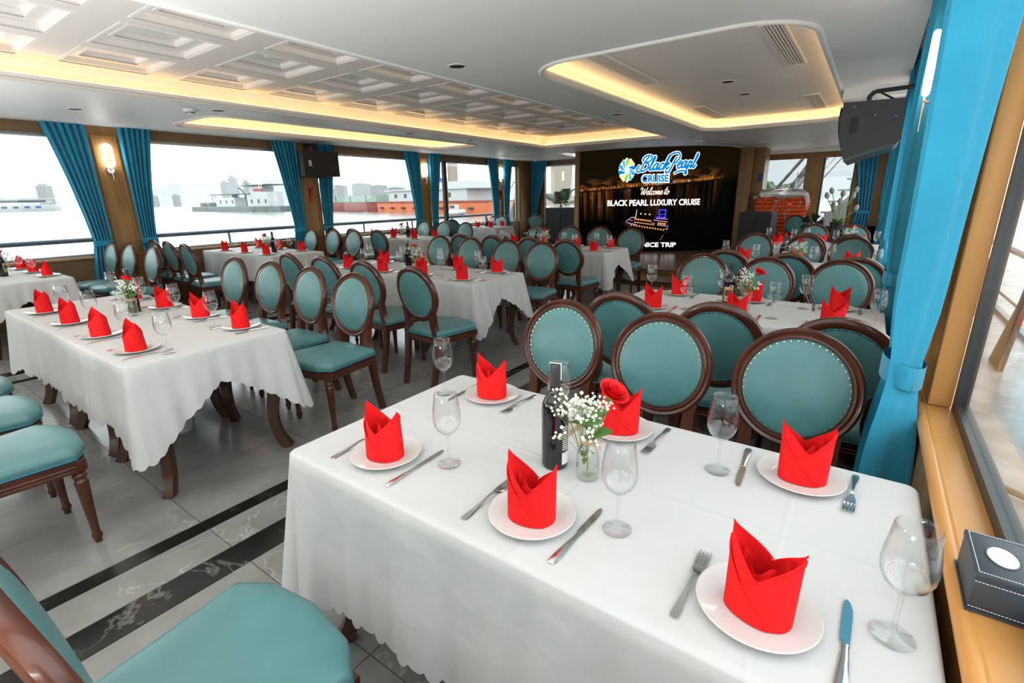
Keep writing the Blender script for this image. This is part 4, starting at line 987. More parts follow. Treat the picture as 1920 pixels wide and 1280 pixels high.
def breath_parts(seed, spread=1.0):
    rnd = random.Random(seed); st = MB(); bl = MB()
    for k in range(19):
        a = rnd.uniform(0, 2 * pi); sp = rnd.uniform(0.02, 0.095) * spread; h = rnd.uniform(0.17, 0.27) - sp * 0.4
        base = Vector((0.004 * cos(a), 0.004 * sin(a), 0.06)); tip = Vector((sp * cos(a), sp * sin(a), h)); mid = base.lerp(tip, 0.55) + Vector((0, 0, 0.012))
        st.tube([base, mid, tip], 0.0009, 4, False)
        for j in range(9):
            q = tip + Vector((rnd.gauss(0, 0.011), rnd.gauss(0, 0.011), rnd.gauss(0.004, 0.010))); st.tube([mid.lerp(tip, 0.6), q], 0.0005, 3, False)
            bl.ball(q, rnd.uniform(0.0032, 0.0052), 6, 4)
    return [('spray_stems', st.mesh('spray_stems', 'stem'), None, 'stuff'), ('blossoms', bl.mesh('blossoms', 'blossom'), None, 'stuff')]
BREATH = [breath_parts(3), breath_parts(8, 0.9)]
# ------------------------------------------------------------------ laying out the tables
ORD = ['first', 'second', 'third', 'fourth']
TABLES = {
 # key: (x0, x1, y0, y1, setting xs, phrase, napkin rotation, units, bottle kind)
 'A': (-1.362, 0.204, 0.69, 1.51, [-1.085, -0.565, -0.058], 'nearest table', 0.0, 2, 0, 'right'),
 'R2': (-1.42, 0.16, 3.06, 3.88, [-1.12, -0.60, -0.09], 'second table by near windows', 0.0, 2, 1, 'right'),
 'R3': (-1.40, 0.16, 5.46, 6.26, [-1.12, -0.60, -0.09], 'third table by near windows', 0.0, 2, 1, 'right'),
 'R4': (-1.42, 0.16, 7.95, 8.77, [-1.06, -0.55, -0.09], 'fourth table by near windows', 0.0, 2, 0, 'right'),
 'B': (-5.15, -2.765, 0.70, 1.53, [-4.76, -4.17, -3.58, -3.045], 'first middle table', 0.12, 3, 0, 'mid'),
 'C': (-5.18, -2.80, 3.31, 4.13, [-4.76, -4.17, -3.58, -3.05], 'second middle table', 0.2, 3, 0, 'mid'),
 'D': (-5.20, -2.83, 6.09, 6.90, [-4.78, -4.19, -3.60, -3.06], 'third middle table', 0.15, 3, 0, 'mid'),
 'L1': (-8.80, -6.90, 0.72, 1.54, [-8.40, -7.85, -7.28], 'first table by far windows', 0.1, 2, 1, 'left'),
 'L2': (-8.80, -6.72, 3.64, 4.48, [-8.35, -7.72, -7.10], 'second table by far windows', 0.12, 2, 1, 'left'),
 'L3': (-8.80, -6.80, 6.62, 7.46, [-8.35, -7.75, -7.15], 'third table by far windows', 0.2, 2, 1, 'left'),
 'L4': (-8.80, -7.75, 10.14, 10.94, [-8.45, -8.02], 'fourth table by far windows', 0.2, 1, 1, 'left'),
}
def from_where(k, n, col):
    """k counted from low x; returns words telling which place"""
    if col == 'right': return ORD[k] + ' from aisle'
    if col == 'mid': return ORD[n - 1 - k] + ' from screen-side aisle' if False else ORD[n - 1 - k] + ' from marble-band aisle'
    return ORD[k] + ' from window'
SIDE = {'near': 'near side', 'far': 'far side'}
def put_at(parts, name, label, cat, group, loc, rz=0.0):
    t = thing(name, label, cat, loc, rz, group); instance(parts, t); return t
def setting(key, x, side, k, n):
    x0, x1, y0, y1, xs, phrase, nrot, un, bk, col = TABLES[key]
    rnd = random.Random(hash((key, side, k)) if False else sum(ord(c) for c in key + side) * 7 + k)
    sg = 1 if side == 'near' else -1; ye = y0 if side == 'near' else y1
    wh = '%s of %s, %s' % (SIDE[side], phrase, from_where(k, n, col))
    j = lambda a: rnd.uniform(-a, a)
    py_ = ye + sg * (0.155 if side == 'near' else 0.128); px_ = x + j(0.008)
    pl = tag(link('dinner_plate', PLATE, None, (px_, py_, ZT + 0.0005)), 'round white plate, ' + wh, 'plate', 'white dinner plates')
    put_at(NAPK[rnd.randrange(3)] if key != 'A' else NAPK[k % 3], 'napkin', 'folded red napkin, ' + wh, 'napkin', 'folded red napkins', (px_ + 0.004, py_ - 0.004, ZT + 0.0085), nrot + j(0.22) + (0.25 if side == 'far' and key in ('A', 'R2') else 0))
    put_at(KNIFE, 'table_knife', 'steel table knife, ' + wh, 'knife', 'table knives', (x + sg * 0.131, ye + sg * (0.16 if sg > 0 else 0.145), ZT), (0 if sg > 0 else pi) + j(0.06))
    put_at(FORK, 'table_fork', 'steel fork, ' + wh, 'fork', 'table forks', (x - sg * 0.124, ye + sg * (0.155 if sg > 0 else 0.13), ZT), (0 if sg > 0 else pi) + j(0.06))
    put_at(GLASS, 'wine_glass', 'empty stemmed wine glass, ' + wh, 'wine glass', 'stemmed wine glasses', (x + sg * 0.195 * (1.0 if sg > 0 else 0.95) + (0.0 if key != 'A' or side == 'near' else -0.0), ye + sg * (0.225 if sg > 0 else 0.205), ZT + 0.0015), rnd.uniform(0, 6))
TINTS = {}
for key, (x0, x1, y0, y1, xs, phrase, nrot, un, bk, col) in TABLES.items():
    cloth(x0, x1, y0, y1, 'white cloth with scalloped hem over the %s' % phrase, sum(ord(c) for c in key), fine=key in ('A', 'B', 'C', 'R2'), tip=0.53 if key == 'A' else 0.47, dl=0.45 if key == 'A' else 0.37, flr=(1.0, 0.03) if col == 'right' else (0.15, 1.0) if col == 'left' else (1.0, 1.0))
    W = (x1 - x0); 
    for u in range(un):
        uw = W / un; cx = x0 + uw * (u + 0.5)
        put_table(cx, (y0 + y1) / 2, 'dark curved-leg table under cloth, %s, %s' % (phrase, 'only one' if un == 1 else ['window end', 'aisle end'][(u == 0) if col == 'right' else (u == 1)] if un == 2 else ['far windows end', 'middle unit', 'marble band end'][u]), 'curved leg dining tables')
    n = len(xs)
    for k, x in enumerate(xs):
        for side in ('near', 'far'): setting(key, x, side, k, n)
# bottles, vases, roses and sprays
CENTRE = {'A': (-0.635, 1.082, -0.528, 1.076), 'R2': (-0.70, 3.47, -0.585, 3.44), 'R3': (-0.70, 5.92, -0.56, 5.90), 'R4': (-0.30, 8.36, -0.17, 8.34), 'B': (-4.20, 1.22, -4.07, 1.17), 'C': (-4.05, 3.72, -3.93, 3.72),
          'D': (-4.15, 6.48, -4.0, 6.5), 'L1': (-7.75, 1.14, -7.90, 1.20), 'L2': (-7.35, 4.05, -7.55, 4.06), 'L3': (-7.62, 7.05, -7.80, 7.05), 'L4': (-8.35, 10.55, -8.2, 10.6)}
for i, (key, (bx, by, vx, vy)) in enumerate(CENTRE.items()):
    ph = TABLES[key][5]
    put_at(BOTTLE[TABLES[key][8]], 'wine_bottle', 'dark wine bottle standing on the %s' % ph, 'bottle', 'wine bottles', (bx, by, ZT), 0.25 if key == 'A' else 0.4 * i)
    put_at(VASE, 'flower_vase', 'clear glass bottle vase with twine on the %s' % ph, 'vase', 'glass bottle vases', (vx, vy, ZT), 0.3 * i)
    put_rose((vx, vy, ZT), {'A': 0.35, 'R2': 0.3, 'C': 2.5}.get(key, 0.6 * i), 'red rose in the vase on the %s' % ph, (0.42, 0.1) if key in ('A', 'R2') else (0.2, 0.1), key in ('A', 'R2', 'B', 'C', 'R3'), 0.235)
    put_at(BREATH[i % 2], 'gypsophila_spray', 'spray of tiny white blossoms in vase on the %s' % ph, 'flowers', 'white blossom sprays', (vx - 0.012, vy, ZT), 1.3 * i + 0.4)

# ------------------------------------------------------------------ chairs (y of the top of each back, as seen)
CHAIRS = [
 ('A', 'far', [(-1.175, 2.12), (-0.66, 2.09), (-0.135, 2.09)]),
 ('R2', 'near', [(-1.04, 2.43), (-0.535, 2.42), (-0.035, 2.36)]),
 ('R2', 'far', [(-1.13, 4.47), (-0.62, 4.41), (-0.11, 4.48)]),
 ('R3', 'near', [(-1.05, 4.88), (-0.53, 4.80), (-0.02, 4.72)]),
 ('R3', 'far', [(-1.16, 7.05), (-0.60, 6.86), (-0.12, 6.84)]),
 ('R4', 'near', [(-0.62, 7.30), (-0.14, 7.22)]),
 ('R4', 'far', [(-0.72, 9.40), (-0.18, 9.35)]),
 ('B', 'far', [(-4.87, 2.30), (-4.21, 2.285), (-3.56, 2.245), (-2.945, 2.195)]),
 ('C', 'near', [(-4.77, 2.75), (-4.19, 2.74), (-3.53, 2.70), (-2.84, 2.63)]),
 ('C', 'far', [(-4.93, 5.18), (-4.27, 5.06), (-3.605, 4.98), (-3.02, 4.87)]),
 ('D', 'near', [(-4.87, 5.50), (-4.28, 5.50), (-3.605, 5.42), (-2.96, 5.26)]),
 ('D', 'far', [(-4.92, 7.75), (-4.27, 7.78), (-3.66, 7.72), (-3.02, 7.50)]),
 ('L1', 'far', [(-8.54, 2.41), (-8.0, 2.45), (-7.25, 2.45)]),
 ('L2', 'near', [(-8.52, 2.87), (-7.97, 2.85), (-7.21, 2.77)]),
 ('L2', 'far', [(-8.47, 5.45), (-7.94, 5.55), (-7.34, 5.55)]),
 ('L3', 'near', [(-8.53, 5.92), (-7.86, 5.87), (-7.02, 5.76)]),
 ('L3', 'far', [(-8.52, 8.43), (-7.9, 8.45), (-7.15, 8.32)]),
 ('L4', 'near', [(-8.53, 9.40)]),
 ('L4', 'far', [(-8.53, 11.50)]),
 ('B', 'near', [(-4.22, -0.03), (-3.57, -0.03), (-2.90, -0.03)]),
 ('A', 'near', [(-1.05, 0.008), (-0.50, -0.06)]),
]
crnd = random.Random(5)
for key, side, lst in CHAIRS:
    ph, col = TABLES[key][5], TABLES[key][9]; n = len(lst)
    for k, (x, yb) in enumerate(lst):
        f = 1 if side == 'near' else -1
        y = yb + 0.262 * f
        look = 'teal oval-back chair facing away from camera' if f > 0 else 'teal oval-back chair facing camera'
        put_chair(x, y, f, '%s, %s of %s, %s' % ('teal chair showing its back' if f > 0 else 'teal chair showing its cushion', SIDE[side], ph, from_where(k, n, col) if n > 1 else 'single'), 'oval back dining chairs', crnd.uniform(-0.04, 0.04) + (0.05 if key == 'A' and side == 'near' and k == 0 else 0))
# spare chairs standing by the forward corners
put_chair(-8.1, 12.45, -1, 'teal chair alone in the shade by corner curtain', 'oval back dining chairs', 0.3)
put_chair(-1.40, 12.75, -1, 'dark teal chair in shade between loudspeaker and orange jackets', 'oval back dining chairs', -0.1)
# ------------------------------------------------------------------ curtains
def curtain(org, along, inward, wt, wtie, wb, amp, label, folds=5, ztop=2.56, zbot=0.06, ztie=0.97, base=0.07, seed=0, nseg=96):
    """org: floor point at the pillar edge; along: unit dir away from the pillar; inward: unit dir into the room"""
    A = Vector(along); I = Vector(inward); O_ = Vector(org); rnd = random.Random(seed); ph = rnd.uniform(0, 6)
    def width(z):
        if z > ztie: t = (z - ztie) / (ztop - ztie); return wtie + (wt - wtie) * (0.25 * t + 0.75 * t ** 1.5)
        t = (ztie - z) / (ztie - zbot); return wtie + (wb - wtie) * t ** 0.7
    def fn(u, v):
        z = zbot + (ztop - zbot) * v; W = width(z); g = math.exp(-((z - ztie) / 0.16) ** 2)
        a = amp * (1 - 0.35 * g) * (0.9 + 0.1 * sin(3 * z + ph))
        d = base + a * sin(2 * pi * folds * u + ph + 0.35 * sin(2.2 * z + ph)) + 0.25 * a * sin(2 * pi * folds * 2.3 * u + 2 * ph)
        p = O_ + A * (u * W) + I * d; return (p.x, p.y, z)
    c = O_ + A * (wt / 2)
    t = thing('curtain', label, 'curtain', (0, 0, 0), 0, 'teal blue curtains')
    ob('drape', MB().grid(fn, nseg, 34), 'curtain', t, True, 80)
    cy_ = O_ + A * (wtie / 2) + I * base; n = 28
    def ring(z, k): return [tuple(cy_ + A * ((wtie / 2 + 0.012) * k * cos(2 * pi * i / n)) + I * ((amp * 0.72 + 0.008) * k * sin(2 * pi * i / n)) + Vector((0, 0, z + 0.012 * sin(2 * pi * i / n)))) for i in range(n)]
    ob('tieback', MB().loops([ring(ztie - 0.038, 0.985), ring(ztie - 0.036, 1.0), ring(ztie + 0.036, 1.0), ring(ztie + 0.038, 0.985)], True, False, False), 'curtain', t)
    return t
PN = ['first', 'second', 'third', 'fourth']
for i, (y0, y1) in enumerate(LP[2:6]):
    a = 'lamp pillar' if i != 1 else 'loudspeaker pillar'
    curtain((XL + 0.0, y0 + 0.02, 0), (0, -1, 0), (1, 0, 0), 0.47, 0.22, 0.34, 0.034, 'blue curtain tied on near side of %s far window pillar' % PN[i], 6, seed=i)
    curtain((XL + 0.0, y1 - 0.02, 0), (0, 1, 0), (1, 0, 0), 0.42, 0.20, 0.30, 0.034, 'blue curtain tied on forward side of %s far window pillar' % PN[i], 6, seed=i + 20)
curtain((-8.86, YFL - 0.09, 0), (1, 0, 0), (0, -1, 0), 0.62, 0.24, 0.3, 0.034, 'blue curtain in the corner left of the screen', 6, seed=40, base=0.06)
curtain((XR - 0.02, 2.10, 0), (0, -1, 0), (-1, 0, 0), 0.36, 0.20, 0.34, 0.072, 'big near blue curtain beside the nearest table', 2, seed=3, base=0.070, nseg=128, ztop=2.68, ztie=0.93)
for i, (y0, y1) in enumerate(RP[3:7]):
    if i: curtain((XR - 0.02, y0 + 0.02, 0), (0, -1, 0), (-1, 0, 0), 0.44, 0.24, 0.32, 0.05, 'blue curtain on near side of %s near window pillar' % PN[i], 4, seed=i + 50, base=0.07, ztop=2.68)
    curtain((XR - 0.02, y1 - 0.02, 0), (0, 1, 0), (-1, 0, 0), 0.44, 0.24, 0.32, 0.05, 'blue curtain on forward side of %s near window pillar' % PN[i], 4, seed=i + 60, base=0.07, ztop=2.68)
curtain((-0.04, YFR - 0.05, 0), (-1, 0, 0), (0, -1, 0), 0.50, 0.30, 0.4, 0.045, 'blue curtain in the forward corner by the stairs window', 5, seed=70, base=0.06, ztop=2.46)

# ------------------------------------------------------------------ wall lamps
def sconce_parts():
    n = 40; w_, h = 0.042, 0.098
    path = []
    for k in range(n + 1):
        a = 2 * pi * k / n; path.append((0.0, w_ * cos(a), (h if sin(a) >= 0 else -h) * (1 if abs(sin(a)) > 1e-6 else 0) + w_ * sin(a)))
    path = [(0, w_ * cos(a), h + w_ * sin(a)) for a in [pi * k / 14 for k in range(15)]] + [(0, w_ * cos(a), -h + w_ * sin(a)) for a in [pi + pi * k / 14 for k in range(15)]]
    path.append(path[0])
    loop = MB().tube(path, 0.017, 10, False).mesh('glowing_loop', 'sconce_glow')
    base = MB().lathe([(0.0, 0.0), (0.05, 0.0), (0.05, 0.012), (0.045, 0.018), (0.0, 0.018)], 24)
    base.v = [(p[2] - 0.058, p[0], p[1] - 0.19) for p in base.v]; base = base.mesh('wall_plate', 'chrome')
    arm = MB().tube([(-0.045, 0, -0.19), (0.0, 0, -0.18), (0.0, 0, -0.135)], 0.009, 8).mesh('arm', 'chrome')
    rod = MB().tube([(0.0, 0, -0.18), (0.0, 0, -0.33)], [0.006, 0.002], 8).mesh('rod', 'chrome')
    return [('glowing_loop', loop), ('wall_plate', base), ('arm', arm), ('rod', rod)]
SC = sconce_parts()
for y, which in ((2.69, 'first'), (8.885, 'third'), (11.93, 'fourth')):
    put_at(SC, 'wall_lamp', 'glowing oval wall lamp on the %s far window pillar' % which, 'lamp', 'oval wall lamps', (XL + 0.03 + 0.06, y, 2.165), 0)
for y, which in ((3.61, 'first'), (6.75, 'second'), (9.85, 'third'), (12.9, 'fourth')):
    put_at(SC, 'wall_lamp', 'glowing wall lamp seen edge-on at %s near window pillar' % which, 'lamp', 'oval wall lamps', (XR - 0.112, y, 2.13), pi)

# ------------------------------------------------------------------ hanging loudspeakers
def speaker_left():
    t = thing('wall_speaker', 'black loudspeaker hung on the far window pillar', 'loudspeaker', (-8.55, 5.82, 1.94))
    # plan trapezoid, front to +x, extruded in z
    poly = [(-0.26, -0.26), (0.02, -0.40), (0.10, -0.37), (0.10, 0.37), (0.02, 0.40), (-0.26, 0.26)]
    ob('cabinet', MB().prism(poly, 0.0, 0.44), 'black_plastic', t, False)
    ob('grille', MB().grid(lambda u, v: (0.104 + 0.028 * sin(pi * u), -0.365 + 0.73 * u, 0.012 + 0.416 * v), 16, 1), 'grille', t)
    ob('badge', MB().box(0.122, 0.128, -0.29, -0.23, 0.17, 0.27), 'grey_alu', t, False)
    ob('handle_hole', MB().box(-0.11, -0.10, -0.352, -0.335, 0.2, 0.25), 'wine_glass_dark', t, False)
    ob('bracket', MB().tube([(-0.1, 0.0, 0.44), (-0.1, 0.0, 0.56), (-0.30, 0.0, 0.57)], 0.016, 8), 'black_plastic', t)
    ob('bracket_plate', MB().box(-0.345, -0.32, -0.06, 0.06, 0.5, 0.6), 'black_plastic', t, False)
    ob('foot_block', MB().box(-0.06, 0.04, -0.05, 0.12, -0.03, -0.0005), 'black_plastic', t, False)
speaker_left()
def speaker_right():
    t = thing('wall_speaker', 'large black loudspeaker hanging beside the near curtains', 'loudspeaker', (0, 0, 0))
    sec = [(-0.302, 2.159), (0.077, 2.150), (0.099, 1.862), (-0.252, 1.744), (-0.300, 1.90), (-0.316, 2.03)]
    M = Matrix(((1, 0, 0, 0), (0, 0, 1, 0), (0, 1, 0, 0), (0, 0, 0, 1)))
    ob('cabinet', MB().prism(sec, 4.9, 5.6, M), 'black_plastic', t, False)
    edge = [(-0.252, 1.744), (-0.245, 1.722), (0.06, 1.825), (0.092, 1.860)]
    ob('bottom_plate', MB().prism(edge, 4.905, 5.595, M), 'black_alu', t, False)
    gp = MB().grid(lambda u, v: (-0.318 - 0.012 * sin(pi * v) + 0.06 * (1 - v) ** 2, 4.93 + 0.64 * u, 1.77 + 0.37 * v), 1, 8)
    ob('grille', gp, 'grille', t)
    hp = [(-0.215 + 0.024 * cos(a), 1.985 + (0.034 if sin(a) > 0 else -0.034) + 0.024 * sin(a)) for a in [2 * pi * k / 20 for k in range(20)]]
    ob('handle_recess', MB().prism(hp, 4.896, 4.8995, M), 'grille', t, False)
    pts = [(p[0], 4.896, p[1]) for p in hp]; ob('handle_rim', MB().tube(pts + [pts[0]], 0.0025, 6), 'grille', t)
    for x, z in ((0.04, 2.03), (-0.23, 2.12), (-0.09, 2.05)): ob('bolt', MB().ball((x, 4.9, z), 0.006), 'grey_alu', t)
    ob('bracket', MB().tube([(-0.15, 5.15, 2.153), (-0.15, 5.15, 2.22), (-0.12, 5.15, 2.25)], 0.018, 8).tube([(-0.12, 5.15, 2.25), (XR - 0.01, 5.15, 2.26)], 0.016, 8), 'black_plastic', t)
    ob('bracket_gear', MB().loops([[(-0.15 + 0.055 * cos(a), 5.13 + w_, 2.165 + 0.05 * abs(sin(a))) for a in [pi * k / 12 for k in range(13)]] for w_ in (0, 0.02)], False, False, False), 'black_plastic', t)
    ob('brace', MB().tube([(-0.10, 5.15, 2.25), (0.04, 5.1, 2.155)], 0.008, 6), 'black_plastic', t)
speaker_right()
ob('beam', MB().box(-0.44, XR - 0.14, 6.8, YFR - 0.2, ZC - 0.11, ZC - 0.001), 'ceiling_paint', ceil, False)

# red rescue hammers
def hammer(x, y, z, label):
    t = thing('rescue_hammer', label, 'hammer', (x, y, z), 0, 'red rescue hammers')
    ob('handle', MB().tube([(0.012, 0, 0), (0.012, -0.01, -0.10), (0.012, -0.02, -0.24)], [0.013, 0.014, 0.018], 8), 'red_plastic', t)
    ob('head', MB().tube([(0.012, -0.055, 0.012), (0.012, 0.06, 0.012)], [0.013, 0.016], 8), 'red_plastic', t)
    ob('holder', MB().box(-0.012, 0.004, -0.03, 0.03, -0.13, 0.02), 'black_plastic', t, False)
hammer(XL + 0.045, 5.80, 1.73, 'red rescue hammer under the hanging loudspeaker')
hammer(XL + 0.045, 11.93, 1.68, 'red rescue hammer on the forward pillar below its lamp')

# tissue box on the near sill
def tissue_box():
    t = thing('tissue_box', 'black stitched leather tissue box on the wooden sill', 'tissue box', (0.278, 1.075, 0.8005), 0.0)
    hx, hy, h = 0.042, 0.068, 0.075
    ob('box_body', MB().box(-hx, hx, -hy, hy, 0.004, h, 0.003), 'leather_black', t)
    ob('lid', MB().box(-hx - 0.001, hx + 0.001, -hy - 0.001, hy + 0.001, h - 0.012, h + 0.002, 0.002), 'leather_black', t)
    ob('bottom_rim', MB().box(-hx - 0.003, hx + 0.003, -hy - 0.003, hy + 0.003, 0.0, 0.005), 'leather_black', t, False)
    st = MB()
    def dash(a, b, n):
        a, b = Vector(a), Vector(b)
        for k in range(n): st.tube([a.lerp(b, (k + 0.15) / n), a.lerp(b, (k + 0.85) / n)], 0.0006, 4)
    e = 0.0005
    for z in (h - 0.014, 0.010):
        dash((-hx - e, -hy - e - 0.0012, z), (hx + e, -hy - e - 0.0012, z), 18)
    zz = h + 0.0025; q = 0.004
    dash((-hx + q, -hy + q, zz), (hx - q, -hy + q, zz), 18); dash((-hx + q, -hy + q, zz), (-hx + q, hy - q, zz), 26); dash((hx - q, -hy + q, zz), (hx - q, hy - q, zz), 26); dash((-hx + q, hy - q, zz), (hx - q, hy - q, zz), 18)
    stuff(ob('stitching', st, 'stitch', t, False))
    ob('opening_rim', MB().tube([(0.022 * cos(2 * pi * k / 24), 0.032 * sin(2 * pi * k / 24), h + 0.0025) for k in range(25)], 0.0018, 6), 'leather_black', t)
    ob('tissue', MB().grid(lambda u, v: (0.021 * (v) * cos(2 * pi * u), 0.031 * v * sin(2 * pi * u), h + 0.003 + 0.006 * (1 - v) * (1 + 0.5 * sin(9 * u))), 20, 4), 'tissue', t)
tissue_box()

# white bucket under the first middle table
t = thing('waste_bucket', 'white plastic bucket under the first middle table', 'bucket', (-3.68, 1.16, 0))
ob('bucket_body', MB().lathe([(0.0, 0.002), (0.085, 0.0), (0.09, 0.01), (0.105, 0.29), (0.112, 0.295), (0.112, 0.31), (0.10, 0.31), (0.085, 0.02), (0.0, 0.02)], 28), 'white_bucket', t)
ob('paper_label', MB().grid(lambda u, v: (0.1 * cos(-1.9 + 0.7 * u), 0.1 * sin(-1.9 + 0.7 * u), 0.03 + 0.03 * v), 8, 1), 'bluelabel', t)

# ------------------------------------------------------------------ around the stage
def floor_speaker(x, y, z, w_, d, h, rz, label):
    t = thing('stage_speaker', label, 'loudspeaker', (x, y, z), rz, 'stage loudspeakers')
    ob('cabinet', MB().box(-w_ / 2, w_ / 2, -d / 2, d / 2, 0.0, h, 0.008), 'black_plastic', t, False)
    ob('grille', MB().box(-w_ / 2 + 0.02, -0.01, -d / 2 - 0.012, -d / 2 - 0.0005, 0.03, h - 0.03), 'grille', t, False)
    ob('grille', MB().box(0.01, w_ / 2 - 0.02, -d / 2 - 0.012, -d / 2 - 0.0005, 0.03, h - 0.03), 'grille', t, False)
floor_speaker(-2.0, 12.05, 0.185, 0.66, 0.5, 0.92, -0.1, 'black stage loudspeaker by the orange life jackets')
floor_speaker(-7.05, 12.5, 0.0, 0.98, 0.6, 1.20, 0.08, 'wide black loudspeaker cabinet under the pale palms')

def jacket_mesh(seed):
    rnd = random.Random(seed); bm = bmesh.new(); bmesh.ops.create_cube(bm, size=1)
    bmesh.ops.subdivide_edges(bm, edges=bm.edges[:], cuts=4, use_grid_fill=True)
    for v in bm.verts:
        x, y, z = v.co.x, v.co.y, v.co.z
        puff = (1 - (2 * x) ** 4) * (1 - (2 * y) ** 4)
        v.co = Vector((x * 0.53 * (1 - 0.05 * (2 * z) ** 2), y * 0.41 * (1 - 0.05 * (2 * z) ** 2), z * 0.086 * (0.86 + 0.14 * puff) + 0.012 * sin(9 * x + seed) * puff + rnd.uniform(-0.004, 0.004)))
    bm.verts.index_update(); mb = MB(); mb.add([v.co for v in bm.verts], [[v.index for v in f.verts] for f in bm.faces]); bm.free()
    return mb.mesh('folded_vest', 'orange_jacket', True, 80)
JM = [jacket_mesh(k) for k in range(4)]
STR = MB().box(-0.13, -0.085, -0.2045, 0.2045, -0.041, 0.041, 0.004).mesh('reflective_strap', 'grey_strap')
STR2 = MB().box(0.12, 0.165, -0.2045, 0.2045, -0.041, 0.041, 0.004).mesh('reflective_strap', 'grey_strap')
STR3 = MB().box(-0.262, 0.262, -0.03, 0.03, -0.012, 0.046, 0.006).mesh('buckle_strap', 'grey_strap')
jr = random.Random(4)
for c, cx in enumerate((-2.05, -1.52)):
    for k in range(16):
        t = thing('life_jacket', 'folded orange life jacket in the %s stack, layer %s from floor' % ('column side' if c == 0 else 'window post', ['first', 'second', 'third', 'fourth', 'fifth', 'sixth', 'seventh', 'eighth', 'ninth', 'tenth', 'eleventh', 'twelfth', 'thirteenth', 'fourteenth', 'fifteenth', 'sixteenth'][k]), 'life jacket', (cx + jr.uniform(-0.02, 0.02), 13.6 + jr.uniform(-0.02, 0.02), 0.045 + 0.0875 * k), jr.uniform(-0.06, 0.06) + pi * (k % 2), 'stacked orange life jackets')
        link('folded_vest', JM[(k + c) % 4], t); link('reflective_strap', (STR, STR2)[jr.randrange(2)], t, (jr.uniform(-0.06, 0.06), 0, 0))
def bag(u, v):
    x = -2.33 + 1.10 * u; y = 13.37 + 0.46 * v; eu = max(0, abs(2 * u - 1) - 0.86) / 0.14; ev = max(0, abs(2 * v - 1) - 0.8) / 0.2
    return (x + 0.02 * sin(9 * v), y, 1.462 + 0.03 * (1 + sin(9 * u + 4 * v)) * (1 - eu) + 0.04 * sin(pi * u) + 0.05 * (1 - u) + 0.012 * sin(23 * u + 9 * v) - 0.16 * ev ** 1.5 - 0.2 * eu ** 1.5)
tag(ob('plastic_cover', MB().grid(bag, 30, 16), 'plastic_bag', None, True, 80), 'crumpled clear plastic sheet over the orange life jackets', 'plastic sheet')

def fan():
    t = thing('pedestal_fan', 'black round pedestal fan beside the orange life jackets', 'fan', (-0.98, 12.15, 0))
    ob('base', MB().lathe([(0, 0.0), (0.19, 0.0), (0.2, 0.01), (0.18, 0.03), (0.03, 0.045), (0.0, 0.045)], 28), 'black_plastic', t)
    ob('pole', MB().tube([(0, 0, 0.04), (0, 0, 0.80)], 0.014, 10), 'black_plastic', t)
    cz = 0.86
    ob('motor', MB().tube([(0, -0.02, cz), (0, 0.14, cz)], [0.06, 0.045], 14), 'black_plastic', t)
    cg = MB()
    for r in (0.06, 0.12, 0.17, 0.21, 0.225): cg.tube([(r * cos(2 * pi * k / 28), -0.09 + 0.25 * r * r, cz + r * sin(2 * pi * k / 28)) for k in range(29)], 0.0035, 5)
    for k in range(28): a = 2 * pi * k / 28; cg.tube([(0.05 * cos(a), -0.092, cz + 0.05 * sin(a)), (0.225 * cos(a), -0.075, cz + 0.225 * sin(a)), (0.20 * cos(a), 0.0, cz + 0.20 * sin(a))], 0.0025, 4)
    ob('cage', cg, 'black_plastic', t)
    for k in range(5):
        a = 2 * pi * k / 5
        ob('blade', MB().grid(lambda u, v: ((0.04 + 0.16 * u) * cos(a + 0.9 * (v - 0.5)), -0.045 + 0.03 * (v - 0.5), cz + (0.04 + 0.16 * u) * sin(a + 0.9 * (v - 0.5))), 4, 4), 'grille', t)
    hub = MB().tube([(0, -0.10, cz), (0, -0.086, cz)], 0.05, 18); ob('hub', hub, 'black_plastic', t)
    ob('hub_ring', MB().tube([(0.042 * cos(2 * pi * k / 20), -0.101, cz + 0.042 * sin(2 * pi * k / 20)) for k in range(21)], 0.006, 6), 'chrome', t)
fan()
def tulips():
    t = thing('floor_vase', 'tall dark floor vase before the stairs window', 'vase', (-0.52, 11.6, 0))
    ob('vase_body', MB().lathe([(0, 0.0), (0.11, 0.0), (0.13, 0.02), (0.15, 0.3), (0.14, 0.6), (0.10, 0.8), (0.12, 0.93), (0.11, 0.93), (0.09, 0.8), (0.0, 0.7)], 24), 'vase_dark', t)
    rnd = random.Random(2)
    for k in range(9):
        a = 6.28 * k / 9 + rnd.uniform(-0.2, 0.2); s = rnd.uniform(0.10, 0.26); h = rnd.uniform(0.3, 0.78)
        f = thing('dried_tulip', 'pale dried tulip in the tall dark floor vase', 'flower', (-0.52, 11.6, 0.8), 0, 'dried tulips in the floor vase')
        tip = Vector((s * cos(a), 0.5 * s * sin(a), h)); ob('flower_stem', MB().tube(catmull([(0.02 * cos(a), 0.02 * sin(a), 0), tip * 0.55 + Vector((0, 0, 0.05)), tip], 4), 0.007, 6), 'stem', f)
        b = ob('bud', MB().lathe([(0, 0.0), (0.028, 0.015), (0.042, 0.05), (0.04, 0.085), (0.022, 0.12), (0, 0.13)], 12), 'tulip', f, loc=tip); b.rotation_euler = (0.2 * sin(a), 0.3 * cos(a), 0)
        for j in range(2):
            l = ob('leaf', MB().grid(lambda u, v: (0.05 * (v - 0.5) * sin(pi * u ** 0.8 * 0.98 + 0.02), 0.25 * u * 0.5, 0.3 * u - 0.1 * u * u), 6, 2), 'leaf', f); l.rotation_euler = (0, 0, a + 2.2 * j)
tulips()
